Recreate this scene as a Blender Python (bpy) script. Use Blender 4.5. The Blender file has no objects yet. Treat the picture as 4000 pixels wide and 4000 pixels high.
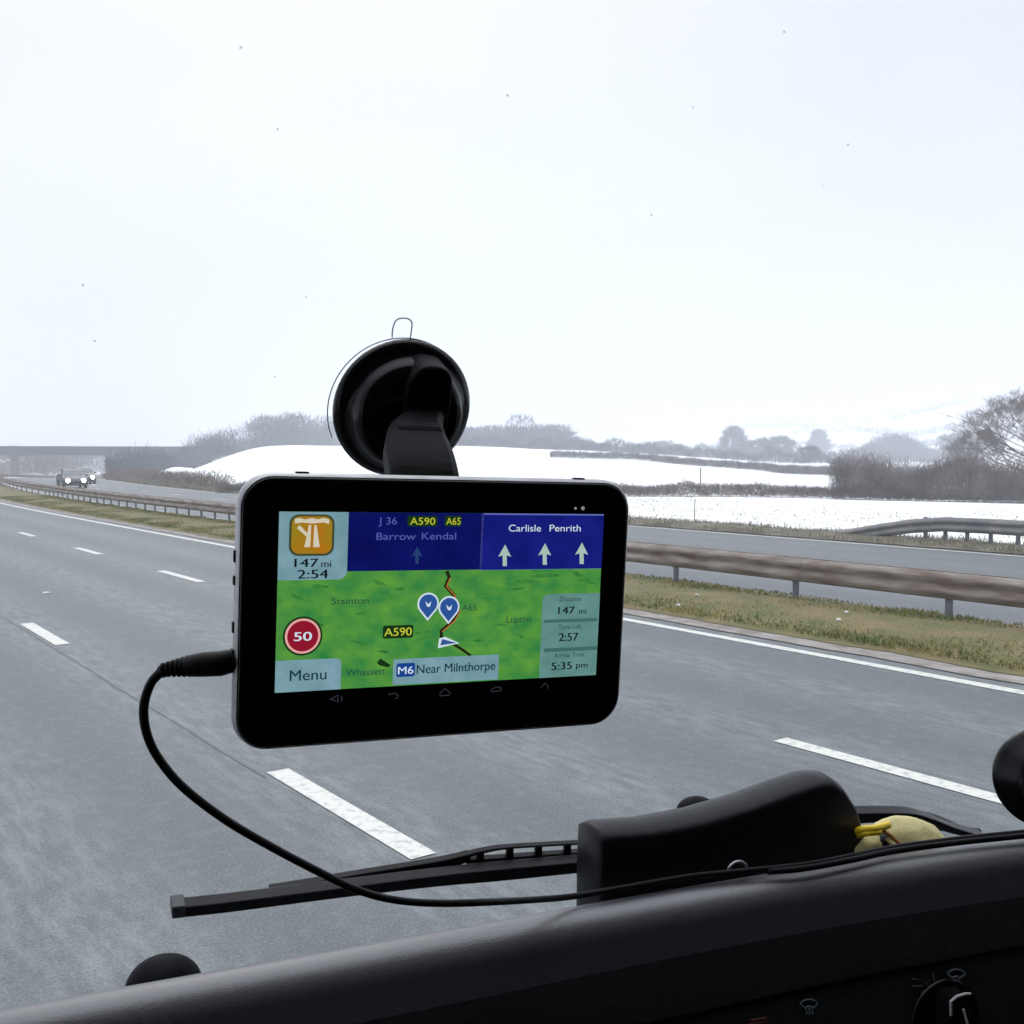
import bpy, bmesh, math, random
import numpy as np
from math import radians as rad, sin, cos, tan, pi, atan2, hypot
from mathutils import Vector, Matrix, Euler
from mathutils.bvhtree import BVHTree
from mathutils import noise as mnoise

sc = bpy.context.scene
COL = sc.collection
# ------------------------------------------------------------------ camera
H = 2.42
FPX = 4160.0
cam_d = bpy.data.cameras.new('camera'); cam = bpy.data.objects.new('camera', cam_d); COL.objects.link(cam)
cam_d.sensor_width = 36; cam_d.lens = 36*FPX/4000; cam_d.clip_start = 0.02; cam_d.clip_end = 12000
YAW = rad(-35.8); PITCH = math.atan(215/FPX)
cam.location = (0, 0, H); cam.rotation_euler = (pi/2-PITCH, 0, YAW)
cam_d.dof.use_dof = True; cam_d.dof.focus_distance = 0.62; cam_d.dof.aperture_fstop = 16
cam_d.dof.use_dof = False
sc.camera = cam
CM = Matrix.Translation((0, 0, H)) @ Euler((pi/2-PITCH, 0, YAW)).to_matrix().to_4x4()
CR = CM.to_3x3()
# ------------------------------------------------------------------ world: overcast sky
SUN_EL, SUN_AZ = rad(38), rad(20)
w = bpy.data.worlds.new('World'); sc.world = w; w.use_nodes = True
nt = w.node_tree; nt.nodes.clear()
N = nt.nodes.new; L = nt.links.new
out = N('ShaderNodeOutputWorld'); bg = N('ShaderNodeBackground'); bg.inputs['Strength'].default_value = 0.15
sky = N('ShaderNodeTexSky'); sky.sky_type = 'NISHITA'; sky.sun_disc = False
sky.sun_elevation = SUN_EL; sky.sun_rotation = SUN_AZ; sky.dust_density = 4; sky.air_density = 1
tc = N('ShaderNodeTexCoord'); sep = N('ShaderNodeSeparateXYZ')
L(tc.outputs['Generated'], sep.inputs[0])
mx = N('ShaderNodeMath'); mx.operation = 'MAXIMUM'; mx.inputs[1].default_value = 0; L(sep.outputs['Z'], mx.inputs[0])
ma = N('ShaderNodeFloatCurve'); cv = ma.mapping.curves[0]; ma.mapping.clip_max_y = 30; ma.mapping.use_clip = False
for k_, (x_, y_) in enumerate(((0, .262), (.22, .277), (.45, .286), (.6, .46), (1, 1.0))):
    if k_ in (0, 4): cv.points[0 if k_ == 0 else -1].location = (x_, y_)
    else: cv.points.new(x_, y_)
ma.mapping.update(); L(mx.outputs[0], ma.inputs['Value'])
m20 = N('ShaderNodeMath'); m20.operation = 'MULTIPLY'; m20.inputs[1].default_value = 22.2; L(ma.outputs[0], m20.inputs[0]); ma = m20
nz = N('ShaderNodeTexNoise'); nz.inputs['Scale'].default_value = 1.6; nz.inputs['Detail'].default_value = 3
mp = N('ShaderNodeMapping'); mp.inputs['Scale'].default_value = (1, 1, 2.5); L(tc.outputs['Generated'], mp.inputs[0]); L(mp.outputs[0], nz.inputs[0])
mr = N('ShaderNodeMapRange'); mr.inputs['From Min'].default_value = .3; mr.inputs['From Max'].default_value = .7
mr.inputs['To Min'].default_value = .89; mr.inputs['To Max'].default_value = 1.07; L(nz.outputs['Fac'], mr.inputs['Value'])
mm = N('ShaderNodeMath'); mm.operation = 'MULTIPLY'; L(ma.outputs[0], mm.inputs[0]); L(mr.outputs[0], mm.inputs[1])
cmb = N('ShaderNodeVectorMath'); cmb.operation = 'SCALE'; cmb.inputs[0].default_value = (.925, .95, 1.01); L(mm.outputs[0], cmb.inputs['Scale'])
mix = N('ShaderNodeMix'); mix.data_type = 'RGBA'; mix.inputs['Factor'].default_value = .95
L(sky.outputs[0], mix.inputs['A']); L(cmb.outputs[0], mix.inputs['B']); L(mix.outputs['Result'], bg.inputs['Color']); L(bg.outputs[0], out.inputs[0])
# ------------------------------------------------------------------ sun
sd = bpy.data.lights.new('sun', 'SUN'); sd.energy = 0.5; sd.angle = rad(25); sd.color = (1, .97, .93)
so = bpy.data.objects.new('sun', sd); COL.objects.link(so)
sv = Vector((sin(SUN_AZ)*cos(SUN_EL), cos(SUN_AZ)*cos(SUN_EL), sin(SUN_EL)))
so.rotation_euler = sv.to_track_quat('Z', 'Y').to_euler(); so.location = (0, 0, 50)
sc.view_settings.view_transform = 'Standard'; sc.view_settings.look = 'None'; sc.view_settings.gamma = 1
sc.view_settings.exposure = 0.0
sc.render.engine = 'CYCLES'; sc.cycles.use_denoising = True
sc.cycles.max_bounces = 6; sc.cycles.transparent_max_bounces = 12; sc.cycles.volume_bounces = 2
sc.cycles.sample_clamp_indirect = 4
HAZE = 0.0020

# ================================================================== helpers
def hexc(r, g, b):
    f = lambda c: (c/255/12.92 if c <= 10 else ((c/255+.055)/1.055)**2.4)
    return (f(r), f(g), f(b), 1)
def tag(o, label=None, cat=None, group=None, kind=None):
    if label: o['label'] = label
    if cat: o['category'] = cat
    if group: o['group'] = group
    if kind: o['kind'] = kind
    return o
def empty(name, loc=(0, 0, 0), rz=0):
    o = bpy.data.objects.new(name, None); COL.objects.link(o); o.location = loc; o.rotation_euler.z = rz; o.empty_display_size = .1
    return o
def link(name, me, mat=None, parent=None, smooth=False):
    """geometry is given in world space; the parent's inverse keeps it there"""
    o = bpy.data.objects.new(name, me); COL.objects.link(o)
    if mat is not None:
        for m in (mat if isinstance(mat, (list, tuple)) else [mat]): me.materials.append(m)
    if smooth:
        me.polygons.foreach_set('use_smooth', [True]*len(me.polygons))
    if parent is not None:
        o.parent = parent
    return o
def mesh_from(name, V, F):
    me = bpy.data.meshes.new(name); me.from_pydata([tuple(v) for v in V], [], [tuple(f) for f in F]); me.update(); return me
def obj(name, V, F, mat, parent=None, smooth=False):
    return link(name, mesh_from(name, V, F), mat, parent, smooth)
def bmobj(name, bm, mat, parent=None, smooth=False, bevel=0, seg=2):
    bmesh.ops.recalc_face_normals(bm, faces=bm.faces)
    me = bpy.data.meshes.new(name); bm.to_mesh(me); bm.free()
    o = link(name, me, mat, parent, smooth)
    if bevel:
        md = o.modifiers.new('b', 'BEVEL'); md.width = bevel; md.segments = seg; md.limit_method = 'ANGLE'; md.angle_limit = rad(40)
    return o
def local(o_parent, V):
    M = Matrix.Translation(o_parent.location) @ o_parent.rotation_euler.to_matrix().to_4x4()
    Mi = M.inverted(); return [Mi @ Vector(v) for v in V]
def ray(px, py):
    return (CR @ Vector(((px-2000)/FPX, -(py-2000)/FPX, -1.0)))
def P(px, py, D):
    return Vector((0, 0, H)) + ray(px, py)*D
def G(px, py, z=0.0):
    d = ray(px, py); t = (z-H)/d.z
    return Vector((0, 0, H)) + d*t
def plane_hit(px, py, p0, n):
    d = ray(px, py); o = Vector((0, 0, H))
    t = (p0-o).dot(n)/d.dot(n)
    return o+d*t
def box(bm, c, s, M=None):
    vs = []
    for k in range(8):
        v = Vector(((k & 1)-.5, ((k >> 1) & 1)-.5, ((k >> 2) & 1)-.5)); v = Vector((c[0]+v.x*s[0], c[1]+v.y*s[1], c[2]+v.z*s[2]))
        if M is not None: v = M @ v
        vs.append(bm.verts.new(v))
    for f in ((0, 1, 3, 2), (4, 6, 7, 5), (0, 4, 5, 1), (2, 3, 7, 6), (0, 2, 6, 4), (1, 5, 7, 3)):
        bm.faces.new([vs[i] for i in f])
def spline(pts, n=8):
    """Catmull-Rom through points (any dimension)"""
    P_ = [np.array(p, float) for p in pts]; P_ = [2*P_[0]-P_[1]]+P_+[2*P_[-1]-P_[-2]]
    o = []
    for i in range(1, len(P_)-2):
        a, b, c, d = P_[i-1:i+3]
        for k in range(n):
            t = k/n
            o.append(.5*((2*b)+(-a+c)*t+(2*a-5*b+4*c-d)*t*t+(-a+3*b-3*c+d)*t**3))
    o.append(P_[-2]); return o
def tube(bm, pts, rads, n=10, cap=True):
    pts = [Vector(p) for p in pts]
    if not hasattr(rads, '__len__'): rads = [rads]*len(pts)
    up = None; rings = []
    for i, p in enumerate(pts):
        t = (pts[min(i+1, len(pts)-1)]-pts[max(i-1, 0)]).normalized()
        if up is None: up = t.orthogonal().normalized()
        up = (up-t*up.dot(t)).normalized(); si = t.cross(up)
        rings.append([bm.verts.new(p+(up*cos(2*pi*k/n)+si*sin(2*pi*k/n))*rads[i]) for k in range(n)])
    for a, b in zip(rings, rings[1:]):
        for k in range(n): bm.faces.new((a[k], a[(k+1) % n], b[(k+1) % n], b[k]))
    if cap:
        bm.faces.new(rings[0][::-1]); bm.faces.new(rings[-1])
def sstep(t): t = np.clip(t, 0, 1); return t*t*(3-2*t)

# ------------------------------------------------------------------ materials
def mat(name, col, rough=.6, col2=None, scale=5., detail=4, metal=0, bump=0, bscale=None, spec=.5, stretch=None, lo=.35, hi=.65, coat=0):
    m = bpy.data.materials.new(name); m.use_nodes = True; t = m.node_tree; b = t.nodes['Principled BSDF']
    col = tuple(col)+((1,) if len(col) == 3 else ())
    b.inputs['Roughness'].default_value = rough; b.inputs['Metallic'].default_value = metal
    b.inputs['Specular IOR Level'].default_value = spec; b.inputs['Base Color'].default_value = col
    if coat: b.inputs['Coat Weight'].default_value = coat; b.inputs['Coat Roughness'].default_value = .05
    tcn = t.nodes.new('ShaderNodeTexCoord'); mpn = t.nodes.new('ShaderNodeMapping'); t.links.new(tcn.outputs['Object'], mpn.inputs[0])
    if stretch: mpn.inputs['Scale'].default_value = stretch
    if col2 is not None:
        col2 = tuple(col2)+((1,) if len(col2) == 3 else ())
        n = t.nodes.new('ShaderNodeTexNoise'); n.inputs['Scale'].default_value = scale; n.inputs['Detail'].default_value = detail; t.links.new(mpn.outputs[0], n.inputs[0])
        r = t.nodes.new('ShaderNodeMapRange'); r.inputs['From Min'].default_value = lo; r.inputs['From Max'].default_value = hi; t.links.new(n.outputs['Fac'], r.inputs['Value'])
        x = t.nodes.new('ShaderNodeMix'); x.data_type = 'RGBA'; x.inputs['A'].default_value = col; x.inputs['B'].default_value = col2
        t.links.new(r.outputs[0], x.inputs['Factor']); t.links.new(x.outputs['Result'], b.inputs['Base Color'])
    if bump:
        n2 = t.nodes.new('ShaderNodeTexNoise'); n2.inputs['Scale'].default_value = bscale or scale*4; n2.inputs['Detail'].default_value = 3; t.links.new(mpn.outputs[0], n2.inputs[0])
        bp = t.nodes.new('ShaderNodeBump'); bp.inputs['Strength'].default_value = bump; bp.inputs['Distance'].default_value = .01
        t.links.new(n2.outputs['Fac'], bp.inputs['Height']); t.links.new(bp.outputs[0], b.inputs['Normal'])
    return m
def emit(name, col, s=1.0, col2=None, scale=200, lo=.35, hi=.65, stretch=None, detail=3):
    m = bpy.data.materials.new(name); m.use_nodes = True; t = m.node_tree; t.nodes.clear()
    o = t.nodes.new('ShaderNodeOutputMaterial'); e = t.nodes.new('ShaderNodeEmission'); e.inputs['Color'].default_value = col; e.inputs['Strength'].default_value = s
    t.links.new(e.outputs[0], o.inputs[0])
    if col2 is not None:
        tcn = t.nodes.new('ShaderNodeTexCoord'); mpn = t.nodes.new('ShaderNodeMapping'); t.links.new(tcn.outputs['Object'], mpn.inputs[0])
        if stretch: mpn.inputs['Scale'].default_value = stretch
        n = t.nodes.new('ShaderNodeTexNoise'); n.inputs['Scale'].default_value = scale; n.inputs['Detail'].default_value = detail; t.links.new(mpn.outputs[0], n.inputs[0])
        r = t.nodes.new('ShaderNodeMapRange'); r.inputs['From Min'].default_value = lo; r.inputs['From Max'].default_value = hi; t.links.new(n.outputs['Fac'], r.inputs['Value'])
        x = t.nodes.new('ShaderNodeMix'); x.data_type = 'RGBA'; x.inputs['A'].default_value = col; x.inputs['B'].default_value = col2
        t.links.new(r.outputs[0], x.inputs['Factor']); t.links.new(x.outputs['Result'], e.inputs['Color'])
    return m

def asphalt(name, base, dark, salt, salt_amt, streak=.35, rough=.42, lane0=0., lanew=3.65):
    m = bpy.data.materials.new(name); m.use_nodes = True; t = m.node_tree; b = t.nodes['Principled BSDF']
    nn = t.nodes.new; ll = t.links.new
    tcn = nn('ShaderNodeTexCoord')
    def nz_(scale, det, st=None, rough_=.5):
        mpn = nn('ShaderNodeMapping'); ll(tcn.outputs['Object'], mpn.inputs[0])
        if st: mpn.inputs['Scale'].default_value = st
        n = nn('ShaderNodeTexNoise'); n.inputs['Scale'].default_value = scale; n.inputs['Detail'].default_value = det; n.inputs['Roughness'].default_value = rough_; ll(mpn.outputs[0], n.inputs[0]); return n
    def rng(n, a, c, lo=0., hi=1.):
        r = nn('ShaderNodeMapRange'); r.inputs['From Min'].default_value = a; r.inputs['From Max'].default_value = c
        r.inputs['To Min'].default_value = lo; r.inputs['To Max'].default_value = hi; ll(n, r.inputs['Value']); return r.outputs[0]
    def mixc(fac, A, B):
        x = nn('ShaderNodeMix'); x.data_type = 'RGBA'
        ll(fac, x.inputs['Factor'])
        for k, v in (('A', A), ('B', B)):
            if isinstance(v, tuple): x.inputs[k].default_value = v
            else: ll(v, x.inputs[k])
        return x.outputs['Result']
    uvn = nn('ShaderNodeUVMap'); sep = nn('ShaderNodeSeparateXYZ'); ll(uvn.outputs[0], sep.inputs[0])
    def nuv(scale, det, st, rough_=.5):
        mpn = nn('ShaderNodeMapping'); ll(uvn.outputs[0], mpn.inputs[0]); mpn.inputs['Scale'].default_value = st
        n = nn('ShaderNodeTexNoise'); n.inputs['Scale'].default_value = scale; n.inputs['Detail'].default_value = det; n.inputs['Roughness'].default_value = rough_; ll(mpn.outputs[0], n.inputs[0]); return n
    def mth(op, a, b_=None):
        m_ = nn('ShaderNodeMath'); m_.operation = op
        for k_, v_ in enumerate((a, b_)):
            if v_ is None: continue
            if isinstance(v_, (int, float)): m_.inputs[k_].default_value = v_
            else: ll(v_, m_.inputs[k_])
        return m_.outputs[0]
    big = nz_(.5, 5, None, .6); grit = nz_(60, 2, None, .8); mid = nz_(7, 5, None, .7)
    st = nuv(1.0, 4, (2.6, .035, 1), .6)
    c = mixc(rng(big.outputs['Fac'], .35, .65, 0, .6), base, dark)
    c = mixc(rng(st.outputs['Fac'], .4, .65, 0, streak), c, dark)
    # two darker wheel tracks in every lane (period = half a lane)
    ph_ = mth('MULTIPLY', mth('SUBTRACT', sep.outputs['X'], lane0), 2*pi/lanew*2)
    tr = mth('MULTIPLY_ADD' if False else 'ADD', mth('MULTIPLY', mth('COSINE', ph_), -.5), .5)
    trn = mth('MULTIPLY', tr, rng(nuv(1, 3, (.8, .12, 1)).outputs['Fac'], .3, .7, .2, .75))
    c = mixc(trn, c, dark)
    # salt and spray dried between the tracks, streaked along the road
    sb = nuv(9, 5, (1, .22, 1), .7)
    mul = mth('MULTIPLY', mth('SUBTRACT', 1.0, tr), rng(sb.outputs['Fac'], .42, .68, 0, salt_amt))
    c = mixc(mul, c, salt)
    c = mixc(rng(mid.outputs['Fac'], .5, .75, 0, .35), c, salt)
    c = mixc(rng(grit.outputs['Fac'], .50, .72, 0, .5), c, salt)
    c = mixc(rng(grit.outputs['Fac'], .50, .30, 0, .55), c, (dark[0]*.5, dark[1]*.5, dark[2]*.5, 1))
    ll(c, b.inputs['Base Color'])
    b.inputs['Roughness'].default_value = rough; b.inputs['Specular IOR Level'].default_value = .35
    bp = nn('ShaderNodeBump'); bp.inputs['Strength'].default_value = .35; bp.inputs['Distance'].default_value = .01; ll(grit.outputs['Fac'], bp.inputs['Height']); ll(bp.outputs[0], b.inputs['Normal'])
    return m

LQ = G(1370, 3180).x; LW = G(3480, 3008).x-LQ
M_ROAD = asphalt('asphalt', (.094, .107, .115, 1), (.066, .076, .083, 1), (.225, .242, .246, 1), .6, .4, .58, LQ, LW)
M_ROAD2 = asphalt('asphalt_worn', (.105, .114, .122, 1), (.085, .092, .10, 1), (.18, .19, .2, 1), .5, .4, .6)
M_PAINT = mat('road_paint', (.54, .54, .50), .6, (.30, .31, .31), 14, 8, lo=.5, hi=.72)
M_JOINT = mat('bitumen', (.055, .062, .068), .6, (.09, .10, .11), 6)
M_DIRT = mat('kerb_grit', (.16, .135, .12), .9, (.27, .25, .24), 3, 5, bump=.5)
M_VERGE = mat('verge_grass', (.085, .09, .028), .95, (.16, .12, .05), 1.6, 6, bump=.6, bscale=20)
M_FVERGE = mat('far_verge_grass', (.075, .068, .045), .95, (.14, .125, .09), 1.2, 6, bump=.6, bscale=20)
M_RAIL = mat('weathered_rail', (.13, .09, .07), .8, (.30, .27, .24), 2.6, 9, metal=.0, bump=.3, stretch=(1, .6, 4), lo=.35, hi=.7)
M_POST = mat('galvanised_post', (.085, .09, .105), .6, (.16, .165, .18), 6, metal=.3)
M_CONC = mat('bridge_concrete', (.035, .034, .042), .85, (.06, .058, .068), .6, 5)
M_BARK = mat('bark', (.085, .072, .065), .9, (.15, .13, .12), 3)
M_TWIG = mat('bare_twigs', (.09, .075, .072), .9, (.20, .17, .155), .7, 4)
M_TWIG2 = mat('brown_bramble', (.085, .062, .048), .9, (.19, .15, .12), 1.2, 5)
M_TREE = mat('pale_twigs', (.14, .12, .115), .9, (.24, .215, .20), .8, 5)
M_FAR = mat('far_foliage', (.05, .062, .066), .9, (.10, .11, .115), .1, 4)
M_BLACK = mat('black_plastic', (.004, .004, .005), .5, (.007, .007, .009), 60, spec=.04)
M_RUB = mat('black_rubber', (.005, .005, .006), .5, (.008, .008, .010), 80, spec=.12)
M_GLOSS = mat('glossy_black', (.0025, .0025, .004), .2, spec=.16)
M_SILV = mat('silver_edge', (.42, .42, .44), .35, (.34, .34, .36), 90, metal=.4)
M_DASH_LIT = mat('dash_lip_highlight', (.072, .072, .084), .40, (.086, .085, .098), 300, 3, bump=.10, bscale=900, spec=1.0)  # lip colour lightened to carry the daylight highlight band
M_DASHF = mat('dash_face_plastic', (.022, .026, .028), .6, (.030, .034, .036), 200, 3, bump=.1, bscale=900, spec=.25)  # same dashboard without the highlight painted into the lip
M_CAB = mat('cab_lining', (.025, .025, .028), .9, (.035, .035, .04), 5)
M_LEATH = mat('black_leather', (.0035, .0035, .005), .36, (.006, .006, .008), 140, 4, bump=.08, bscale=700, spec=.13)

# ================================================================== setting
RC, S0, S1, RX = 450.0, 45.0, 330.0, 450.0
def rz_(s): return -2.5*float(sstep((s-105)/180.0))
def road(s, q):
    if s <= S0: return Vector((q, s, rz_(s)))
    ph = min((s, S1)[s > S1]-S0, 1e9)/RC
    v = Vector((RX-(RC-q)*cos(ph), S0+(RC-q)*sin(ph), 0))
    if s > S1: v += Vector((sin(ph), cos(ph), 0))*(s-S1)
    v.z = rz_(s); return v
def heading(s): return 0 if s <= S0 else (min(s, S1)-S0)/RC
def road_sq(x, y):
    """numpy: world -> (s, q)"""
    dx, dy = RX-x, y-S0
    ph = np.arctan2(dy, dx); r = np.hypot(dx, dy)
    s = S0+ph*RC; q = RC-r
    phm = (S1-S0)/RC
    e = road(S1, 0); ux, uy = sin(phm), cos(phm)
    al = (x-e.x)*ux+(y-e.y)*uy; la = (x-e.x)*uy-(y-e.y)*ux
    s2 = np.where(y < S0, y, np.where(al > 0, S1+al, s)); q2 = np.where(y < S0, x, np.where(al > 0, la, q))
    return s2, q2
def terr(x, y):
    x = np.asarray(x, float); y = np.asarray(y, float)
    s, q = road_sq(x, y); rz = -2.5*sstep((s-105)/180.0)
    Lr = np.hypot(x, y); b = np.degrees(np.arctan2(x, y))
    W = np.interp(b, [-180, 0, 18, 24, 33, 42, 50, 60, 90, 180], [.2, .2, .8, 1., 1, .72, .25, .15, .1, .1])
    fz = 4.6*sstep((Lr-66)/150)*W
    fz = fz-2.0*sstep((Lr-235)/60)*W
    hh = np.interp(b, [-180, 0, 30, 40, 50, 57, 64, 90, 180], [5, 5, 8, 16, 30, 44, 62, 60, 20])
    fz = fz+hh*sstep((Lr-420)/650)*(1+.12*np.sin(x*.011+1)*np.cos(y*.009))
    fz = fz+.10*np.sin(x*.23+y*.11)*np.sin(y*.19-.1*x)*sstep((Lr-30)/40)
    t = sstep((q-31)/22); tl = sstep((-12-q)/25)
    z = rz-.04
    z = z*(1-t)+fz*t
    z = z*(1-tl)+(fz*.5+.8)*tl
    return z
# ground sheet: polar grid
rs = [0]+list(np.geomspace(2, 6000, 150))
an = sorted(set(list(np.linspace(-180, 0, 37))+list(np.linspace(0, 72, 240))+list(np.linspace(72, 180, 31))))[:-1]
V = []; F = []; na = len(an)
for r in rs:
    a = np.radians(an); x = r*np.sin(a); y = r*np.cos(a); z = terr(x, y)
    V += list(zip(x, y, z))
for i in range(len(rs)-1):
    for j in range(na):
        k = (j+1) % na
        F.append((i*na+j, i*na+k, (i+1)*na+k, (i+1)*na+j))
M_SNOW = bpy.data.materials.new('snow'); M_SNOW.use_nodes = True
t = M_SNOW.node_tree; b = t.nodes['Principled BSDF']; b.inputs['Roughness'].default_value = .8; b.inputs['Specular IOR Level'].default_value = .2
tcn = t.nodes.new('ShaderNodeTexCoord'); n1 = t.nodes.new('ShaderNodeTexNoise'); n1.inputs['Scale'].default_value = 1.3; n1.inputs['Detail'].default_value = 8; n1.inputs['Roughness'].default_value = .7
t.links.new(tcn.outputs['Object'], n1.inputs[0])
sx = t.nodes.new('ShaderNodeVectorMath'); sx.operation = 'LENGTH'; t.links.new(tcn.outputs['Object'], sx.inputs[0])
mr1 = t.nodes.new('ShaderNodeMapRange'); mr1.inputs['From Min'].default_value = 55; mr1.inputs['From Max'].default_value = 75; mr1.inputs['To Min'].default_value = .485; mr1.inputs['To Max'].default_value = .70
t.links.new(sx.outputs['Value'], mr1.inputs['Value'])
sb_ = t.nodes.new('ShaderNodeMath'); sb_.operation = 'SUBTRACT'; t.links.new(n1.outputs['Fac'], sb_.inputs[0]); t.links.new(mr1.outputs[0], sb_.inputs[1])
mr2 = t.nodes.new('ShaderNodeMapRange'); mr2.inputs['From Min'].default_value = 0; mr2.inputs['From Max'].default_value = .12; t.links.new(sb_.outputs[0], mr2.inputs['Value'])
x_ = t.nodes.new('ShaderNodeMix'); x_.data_type = 'RGBA'; x_.inputs['A'].default_value = (.80, .82, .83, 1); x_.inputs['B'].default_value = (.50, .49, .40, 1)
t.links.new(mr2.outputs[0], x_.inputs['Factor']); t.links.new(x_.outputs['Result'], b.inputs['Base Color'])
g = obj('ground', V, F, M_SNOW, smooth=True); tag(g, kind='structure')

def strip(name, q0, q1, s0, s1, z, m, parent=None, step=2.0, nq=1, jit=0., crown=0.):
    n = max(2, int((s1-s0)/step)+1); V = []; F = []
    for i in range(n):
        s = s0+(s1-s0)*i/(n-1)
        for j in range(nq+1):
            u = j/nq; q = q0+(q1-q0)*u
            if jit and j in (0, nq): q += jit*(mnoise.noise(Vector((s*.7, j*9.1, 3)))+.5*mnoise.noise(Vector((s*2.9, j*5.1, 7))))
            p = road(s, q); p.z += z+crown*4*u*(1-u)
            V.append(p)
    for i in range(n-1):
        for j in range(nq):
            a = i*(nq+1)+j; F.append((a, a+1, a+nq+2, a+nq+1))
    me = mesh_from(name, V, F); uv = me.uv_layers.new(name='UVMap')
    for lp in me.loops:
        i_ = lp.vertex_index; uv.data[lp.index].uv = (q0+(q1-q0)*((i_ % (nq+1))/nq), s0+(s1-s0)*(i_//(nq+1))/(n-1))
    return link(name, me, m, parent)
R_A, R_B, R_E = G(1370, 3180).x, G(3480, 3008).x, G(3200, 2560).x
Q_OPP0, Q_OPP1 = G(3123, 2344).x, G(3100, 2100).x
Q_OPP0 += .15
print('lanes', R_A, R_B, R_E, Q_OPP0, Q_OPP1)
car1 = strip('road', -7.5, R_E+.42, -40, 430, 0, M_ROAD); tag(car1, kind='structure')
strip('edge_line', R_E-.09, R_E+.09, -20, 300, .006, M_PAINT, car1, 1.0, 1, .02)
def dash(q, s0, s1, wd=.09):
    strip('lane_dash', q-wd, q+wd, s0, s1, .006, M_PAINT, car1, 1.0)
a0, a1 = G(1645, 3350).y, G(1095, 3010).y
b1 = G(3060, 2887).y; b0 = b1-2.1
dash(R_A, a0, a1)
A2a, A2b = G(250, 2518).y, G(90, 2437).y
dash(R_A, A2a, A2b); dash(R_A, A2a+8.9, A2b+8.9)
dash(R_B, b0-.4, b1); 
B2a, B2b = G(765, 2275).y, G(640, 2230).y
dash(R_B, (b0+B2a)/2, (b1+B2b)/2); dash(R_B, B2a, B2b)
B3a, B3b = G(378, 2166).y, G(300, 2140).y
dash(R_B, B3a, B3b); ss = B3a
for k in range(14):
    ss += 7.4 if k < 2 else 8.9
    dash(R_B, ss, ss+2.1); dash(R_A, ss-4, ss-2)
strip('road_joint', R_A-.16, R_A-.135, a1-.1, 60, .004, M_JOINT, car1, 1.0, 1, .03)
# cat's eye studs between the dashes
for px, py in ((181, 2318),):
    p = G(px, py); bm = bmesh.new(); box(bm, (p.x, p.y, .012), (.11, .13, .024)); bmobj('road_stud', bm, M_PAINT, car1, bevel=.006)
strip('road_gutter', R_E+.36, R_E+.95, -30, 300, .012, M_DIRT, car1, .7, 2, .10)
v1 = strip('central_reservation', R_E+.75, Q_OPP0+.1, -30, 330, .02, M_VERGE, None, .7, 6, .16, .07); tag(v1, kind='structure')
car2 = strip('opposite_carriageway', Q_OPP0-.3, Q_OPP1+.3, -40, 430, .004, M_ROAD2); tag(car2, kind='structure')
strip('edge_line', Q_OPP0+.35, Q_OPP0+.5, 30, 300, .011, M_PAINT, car2)
strip('edge_line', Q_OPP1-.5, Q_OPP1-.35, -10, 300, .011, M_PAINT, car2)
for k in range(7, 30):
    for qq in (Q_OPP0+3.9, Q_OPP0+7.3):
        strip('lane_dash', qq-.06, qq+.06, k*9-4, k*9-2, .011, M_PAINT, car2)
v2 = strip('far_verge', Q_OPP1-.05, Q_OPP1+2.4, -40, 330, .03, M_FVERGE, None, .7, 4, .2, .12); tag(v2, kind='structure')

# ---- grass blades (one uncountable cover each)
def grass(name, q0, q1, srange, n, hh, m, label, power=1.0, seed=1, zb=.02):
    rg = np.random.default_rng(seed); V = []; F = []
    for i in range(n):
        s = srange[0]+(srange[1]-srange[0])*rg.random()**power; q = q0+(q1-q0)*rg.random()
        cl = mnoise.noise(Vector((s*.6, q*.9, seed)))
        if rg.random() > .62+cl*.9: continue
        p = road(s, q); h = hh*(.4+.9*rg.random())*(1+.7*cl); a = rg.random()*pi; wd = (.006+.008*rg.random())*(1+s*.03)
        dx, dy = cos(a)*wd, sin(a)*wd; lx, ly = (rg.random(2)-.5)*h*1.3
        k = len(V); z = p.z+zb
        V += [(p.x-dx, p.y-dy, z), (p.x+dx, p.y+dy, z), (p.x+lx, p.y+ly, z+h)]; F.append((k, k+1, k+2))
    o = obj(name, V, F, m); tag(o, label, 'grass', kind='stuff'); return o
M_BLADE = mat('grass_blades', (.10, .13, .022), .8, (.25, .20, .06), 1.4, 6, lo=.4, hi=.62)
M_BLADE2 = mat('frosted_grass', (.10, .09, .055), .8, (.24, .21, .14), 1.1, 6)
grass('verge_grass', R_E+.85, Q_OPP0+.0, (1, 70), 130000, .052, M_BLADE, 'short yellow-green grass on the strip under the crash barrier', 1.3, 3, .05)
grass('roadside_grass', Q_OPP1+.0, Q_OPP1+2.6, (5, 130), 60000, .16, M_BLADE2, 'dull frosted grass along the far side of the opposite road', 1.3, 5, .03)
grass('bank_grass', Q_OPP1+2.0, Q_OPP1+22, (5, 75), 15000, .11, M_BLADE2, 'grass tips poking through thin snow on the bank', 1.0, 8, -.06)
# litter flecks on the verge
rg = random.Random(4)
for i, (px, py) in enumerate(((2722, 2353), (2650, 2395), (3275, 2455), (3305, 2425))):
    p = G(px, py); bm = bmesh.new(); bmesh.ops.create_icosphere(bm, subdivisions=2, radius=.035)
    for v in bm.verts:
        v.co *= .7+.5*mnoise.noise(v.co*30+Vector((i, 0, 0)))+.3; v.co.z *= .6; v.co += Vector((p.x, p.y, .13))
    o = bmobj('litter_scrap', bm, M_PAINT)
    tag(o, 'small pale scrap of litter lying in the grass strip below the crash barrier', 'litter', 'litter scraps in the verge')

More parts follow.
